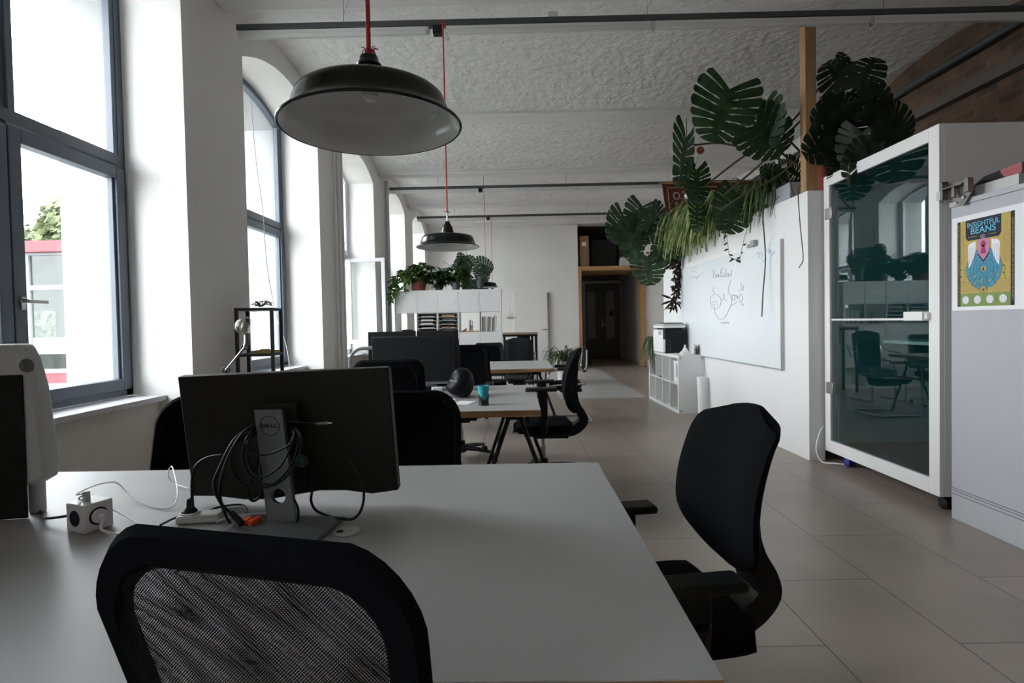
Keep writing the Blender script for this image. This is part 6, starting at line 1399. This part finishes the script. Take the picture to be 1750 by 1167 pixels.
# ---- carpet hung from the middle rail
def rug_mat():
    m = mat('dark red woven carpet', (0.10, 0.022, 0.015), 0.95, noise=0.2, nscale=60); return m
M['rug'] = rug_mat(); M['rug_light'] = mat('pale carpet yarn', (0.38, 0.26, 0.22), 0.95); M['rug_mid'] = mat('brown carpet yarn', (0.16, 0.06, 0.035), 0.95)
rt = empty('hanging_carpet', (2.52, 9.30, 3.56), label='dark red patterned carpet hung up behind the plants on the partition', cat='carpet')
RWd, RHt = 1.66, 0.95
def rg(u, v, d=0): return Vector((u + 0.12 * (v / RHt), -d + 0.015 * math.sin(u * 7), -v))
q = MB(); q.grid(lambda u, v: rg(u * RWd, v * RHt), 20, 12); q.grid(lambda u, v: rg(u * RWd, v * RHt, 0.010), 20, 12); q.build('pile', 'rug', rt)
q = MB()
for (a, b, c, d) in ((0.08, 0.08, RWd - 0.08, RHt - 0.08), (0.36, 0.36, RWd - 0.3, RHt + 0.02)):
    pth = []
    for (x0, y0), (x1, y1) in (((a, d), (a, b)), ((a, b), (c, b)), ((c, b), (c, d))):
        for k in range(10): pth.append(rg(x0 + (x1 - x0) * k / 10, y0 + (y1 - y0) * k / 10, 0.013))
    q.tube(pth, 0.008, 5)
for u in [0.22 + 0.24 * k for k in range(6)]:
    q.tube([rg(u + 0.05 * math.cos(k * PI / 8), 0.22 + 0.055 * math.sin(k * PI / 8), 0.014) for k in range(16)], 0.012, 5, closed=True)
    q.tube([rg(u + 0.12 + 0.02 * math.cos(k * PI / 6), 0.16 + 0.02 * math.sin(k * PI / 6), 0.014) for k in range(12)], 0.008, 5, closed=True)
for v in (0.45, 0.66, 0.85):
    q.tube([rg(0.22 + 0.05 * math.cos(k * PI / 8), v + 0.055 * math.sin(k * PI / 8), 0.014) for k in range(16)], 0.012, 5, closed=True)
    q.tube([rg(0.20 + 0.025 * math.cos(k * PI / 6), v - 0.1 + 0.02 * math.sin(k * PI / 6), 0.014) for k in range(12)], 0.008, 5, closed=True)
q.build('woven_pattern', 'rug_light', rt)
q = MB(); q.tube([(-0.04, 0.0, 0.0), (RWd + 0.04, 0.0, 0.0)], 0.014, 8); q.tube([(0.1, 0, 0), (0.1, 0.02, 0.26)], 0.003, 5); q.tube([(RWd - 0.1, 0, 0), (RWd - 0.1, 0.02, 0.26)], 0.003, 5); q.build('hanging_rod', 'pine_h', rt)

# ---- plants on the tall shelf
def bushy(loc, label, n, box, leafL, mm, potspec, seed, whorl=6, group='potted plants on the tall shelf', trail=None):
    rt = empty('potted_plant', loc, label=label, cat='plant', group=group); rnd = random.Random(seed); q = MB(); st = MB()
    (x0, x1), (y0, y1), (z0, z1) = box
    for _ in range(n):
        for _t in range(20):
            u, v, w_ = rnd.uniform(-1, 1), rnd.uniform(-1, 1), rnd.uniform(-1, 1)
            if u * u + v * v + w_ * w_ < 1: break
        c = Vector(((x0 + x1) / 2 + u * (x1 - x0) / 2, (y0 + y1) / 2 + v * (y1 - y0) / 2, (z0 + z1) / 2 + w_ * (z1 - z0) / 2))
        st.tube(spline([(0, 0, 0.12), (c.x * .5, c.y * .5, max(0.15, c.z * 0.8)), c], 4), 0.003, 4)
        for k in range(whorl):
            a = 2 * PI * k / whorl + rnd.uniform(-.3, .3); t = Vector((math.cos(a), math.sin(a), rnd.uniform(-.8, .1)))
            oval_leaf(q, c, t, (0, 0, 1) if abs(t.z) < .7 else (1, 0, 0), leafL * rnd.uniform(.7, 1.2), leafL * .42, 0.25)
    if trail:
        for pts in trail:
            P = spline(pts, 8); st.tube(P, 0.003, 4)
            for p in P[3:]:
                for _ in range(2): oval_leaf(q, p, (rnd.uniform(-1, 1), rnd.uniform(-1, .4), rnd.uniform(-1, .2)), (rnd.uniform(-.5, .5), -1, .4), leafL, leafL * .4, .2)
    q.build('foliage', mm, rt); st.build('stem', 'stem', rt)
    if potspec: pot(rt, *potspec)
    return rt
ZT5 = 1.8315
bushy((-1.68, 9.48, ZT5), 'bushy bright green plant in a red pot at the left of the tall shelf', 110, ((-0.34, 0.32), (-0.20, 0.15), (0.10, 0.52)), 0.10, 'bush', (0.14, 0.22, 'red_pot'), 41,
      trail=[[(0.0, -0.1, .2), (-.2, -.2, .26), (-.32, -.22, .1), (-.36, -.24, -.06)], [(-.05, -.1, .2), (-.26, -.2, .3), (-.42, -.24, .12), (-.45, -.24, -.16)], [(0, -.1, .2), (-.12, -.22, .2), (-.2, -.26, .02)]])
bushy((-1.33, 9.50, ZT5), 'dark leaved plant squeezed in second on the tall shelf', 60, ((-0.18, 0.22), (-0.14, 0.12), (0.06, 0.42)), 0.095, 'bush_dark', (0.07, 0.10, 'dark_pot'), 42)
bushy((-1.03, 9.48, ZT5), 'green umbrella plant with drooping leaflets in the middle of the tall shelf', 80, ((-0.22, 0.26), (-0.16, 0.15), (0.06, 0.48)), 0.095, 'bush', (0.075, 0.13, 'dark_pot'), 43, whorl=7)
rt = empty('monstera', (-0.63, 9.46, ZT5), label='small split leaved plant in a tall grey pot at the right of the tall shelf', cat='plant', group='potted plants on the tall shelf')
O = rt.location.copy(); rnd = random.Random(44); q = MB()
for px, py, L, a, yaw in ((818, 452, .26, -20, -.2), (800, 465, .24, 190, .2), (803, 478, .20, 240, .5), (808, 455, .22, 120, .3), (796, 455, .22, 150, .2), (822, 462, .22, -70, 0), (806, 480, .24, -110, .2), (790, 448, .18, 100, .6)):
    c = at(px, py, 9.40); t = RGT * math.cos(math.radians(a)) + UPV * math.sin(math.radians(a)); monstera_leaf(q, c - O, t, tocam(c, yaw, .2), L, rnd)
q.build('foliage', 'monstera_far', rt); q = MB()
for px, py in ((818, 452), (800, 465), (808, 455), (790, 448), (803, 478)): q.tube(spline([(0, 0, 0.2), (at(px, py, 9.42) - O) * .6 + Vector((0, 0, .1)), at(px, py, 9.40) - O], 5), 0.005, 5)
q.tube(spline([(0, 0, .2), at(790, 470, 9.4) - O, at(775, 458, 9.4) - O, at(757, 446, 9.4) - O], 5), 0.004, 5); q.tube(spline([at(795, 455, 9.4) - O, at(797, 430, 9.4) - O, at(797, 405, 9.4) - O], 5), 0.005, 5)
q.build('stem', 'stem', rt)
q = MB(); q.lathe([(0.001, 0.013), (0.05, 0.013), (0.078, 0.23), (0.07, 0.23), (0.065, 0.2), (0.001, 0.2)], (0.02, 0, 0), 28); q.build('pot', 'dark_pot', rt); q = MB(); q.lathe([(0.001, 0), (0.11, 0), (0.12, 0.02), (0.11, 0.02), (0.1, 0.012), (0.001, 0.012)], (0.05, 0, 0), 28); q.build('saucer', 'black', rt)
# ---- floor plant by the back wall and small one behind the printer
spider((0.98, 11.2, 0.0), 'green grass plant in a white pot on the floor beside the doorway', 100, 0.72, 0.024, 'spider_dark', 0.42, 51, drop=(-0.3, 0.35), up=(0.7, 1.8), potspec=(0.16, 0.42, 'white_plastic'), group='single grass plants')
spider(tuple(kw(1.30, -0.05, HK + 0.001)), 'small striped plant behind the printer, leaves falling over the low shelf', 50, 0.36, 0.016, 'spider_dark', 0.16, 52, drop=(0.5, 1.2), up=(0.5, 1.4), potspec=(0.07, 0.15, 'white_plastic'), az=(PI * .5, PI * 1.5), group='single grass plants')
# light plastic kit on the wooden tray etc. done
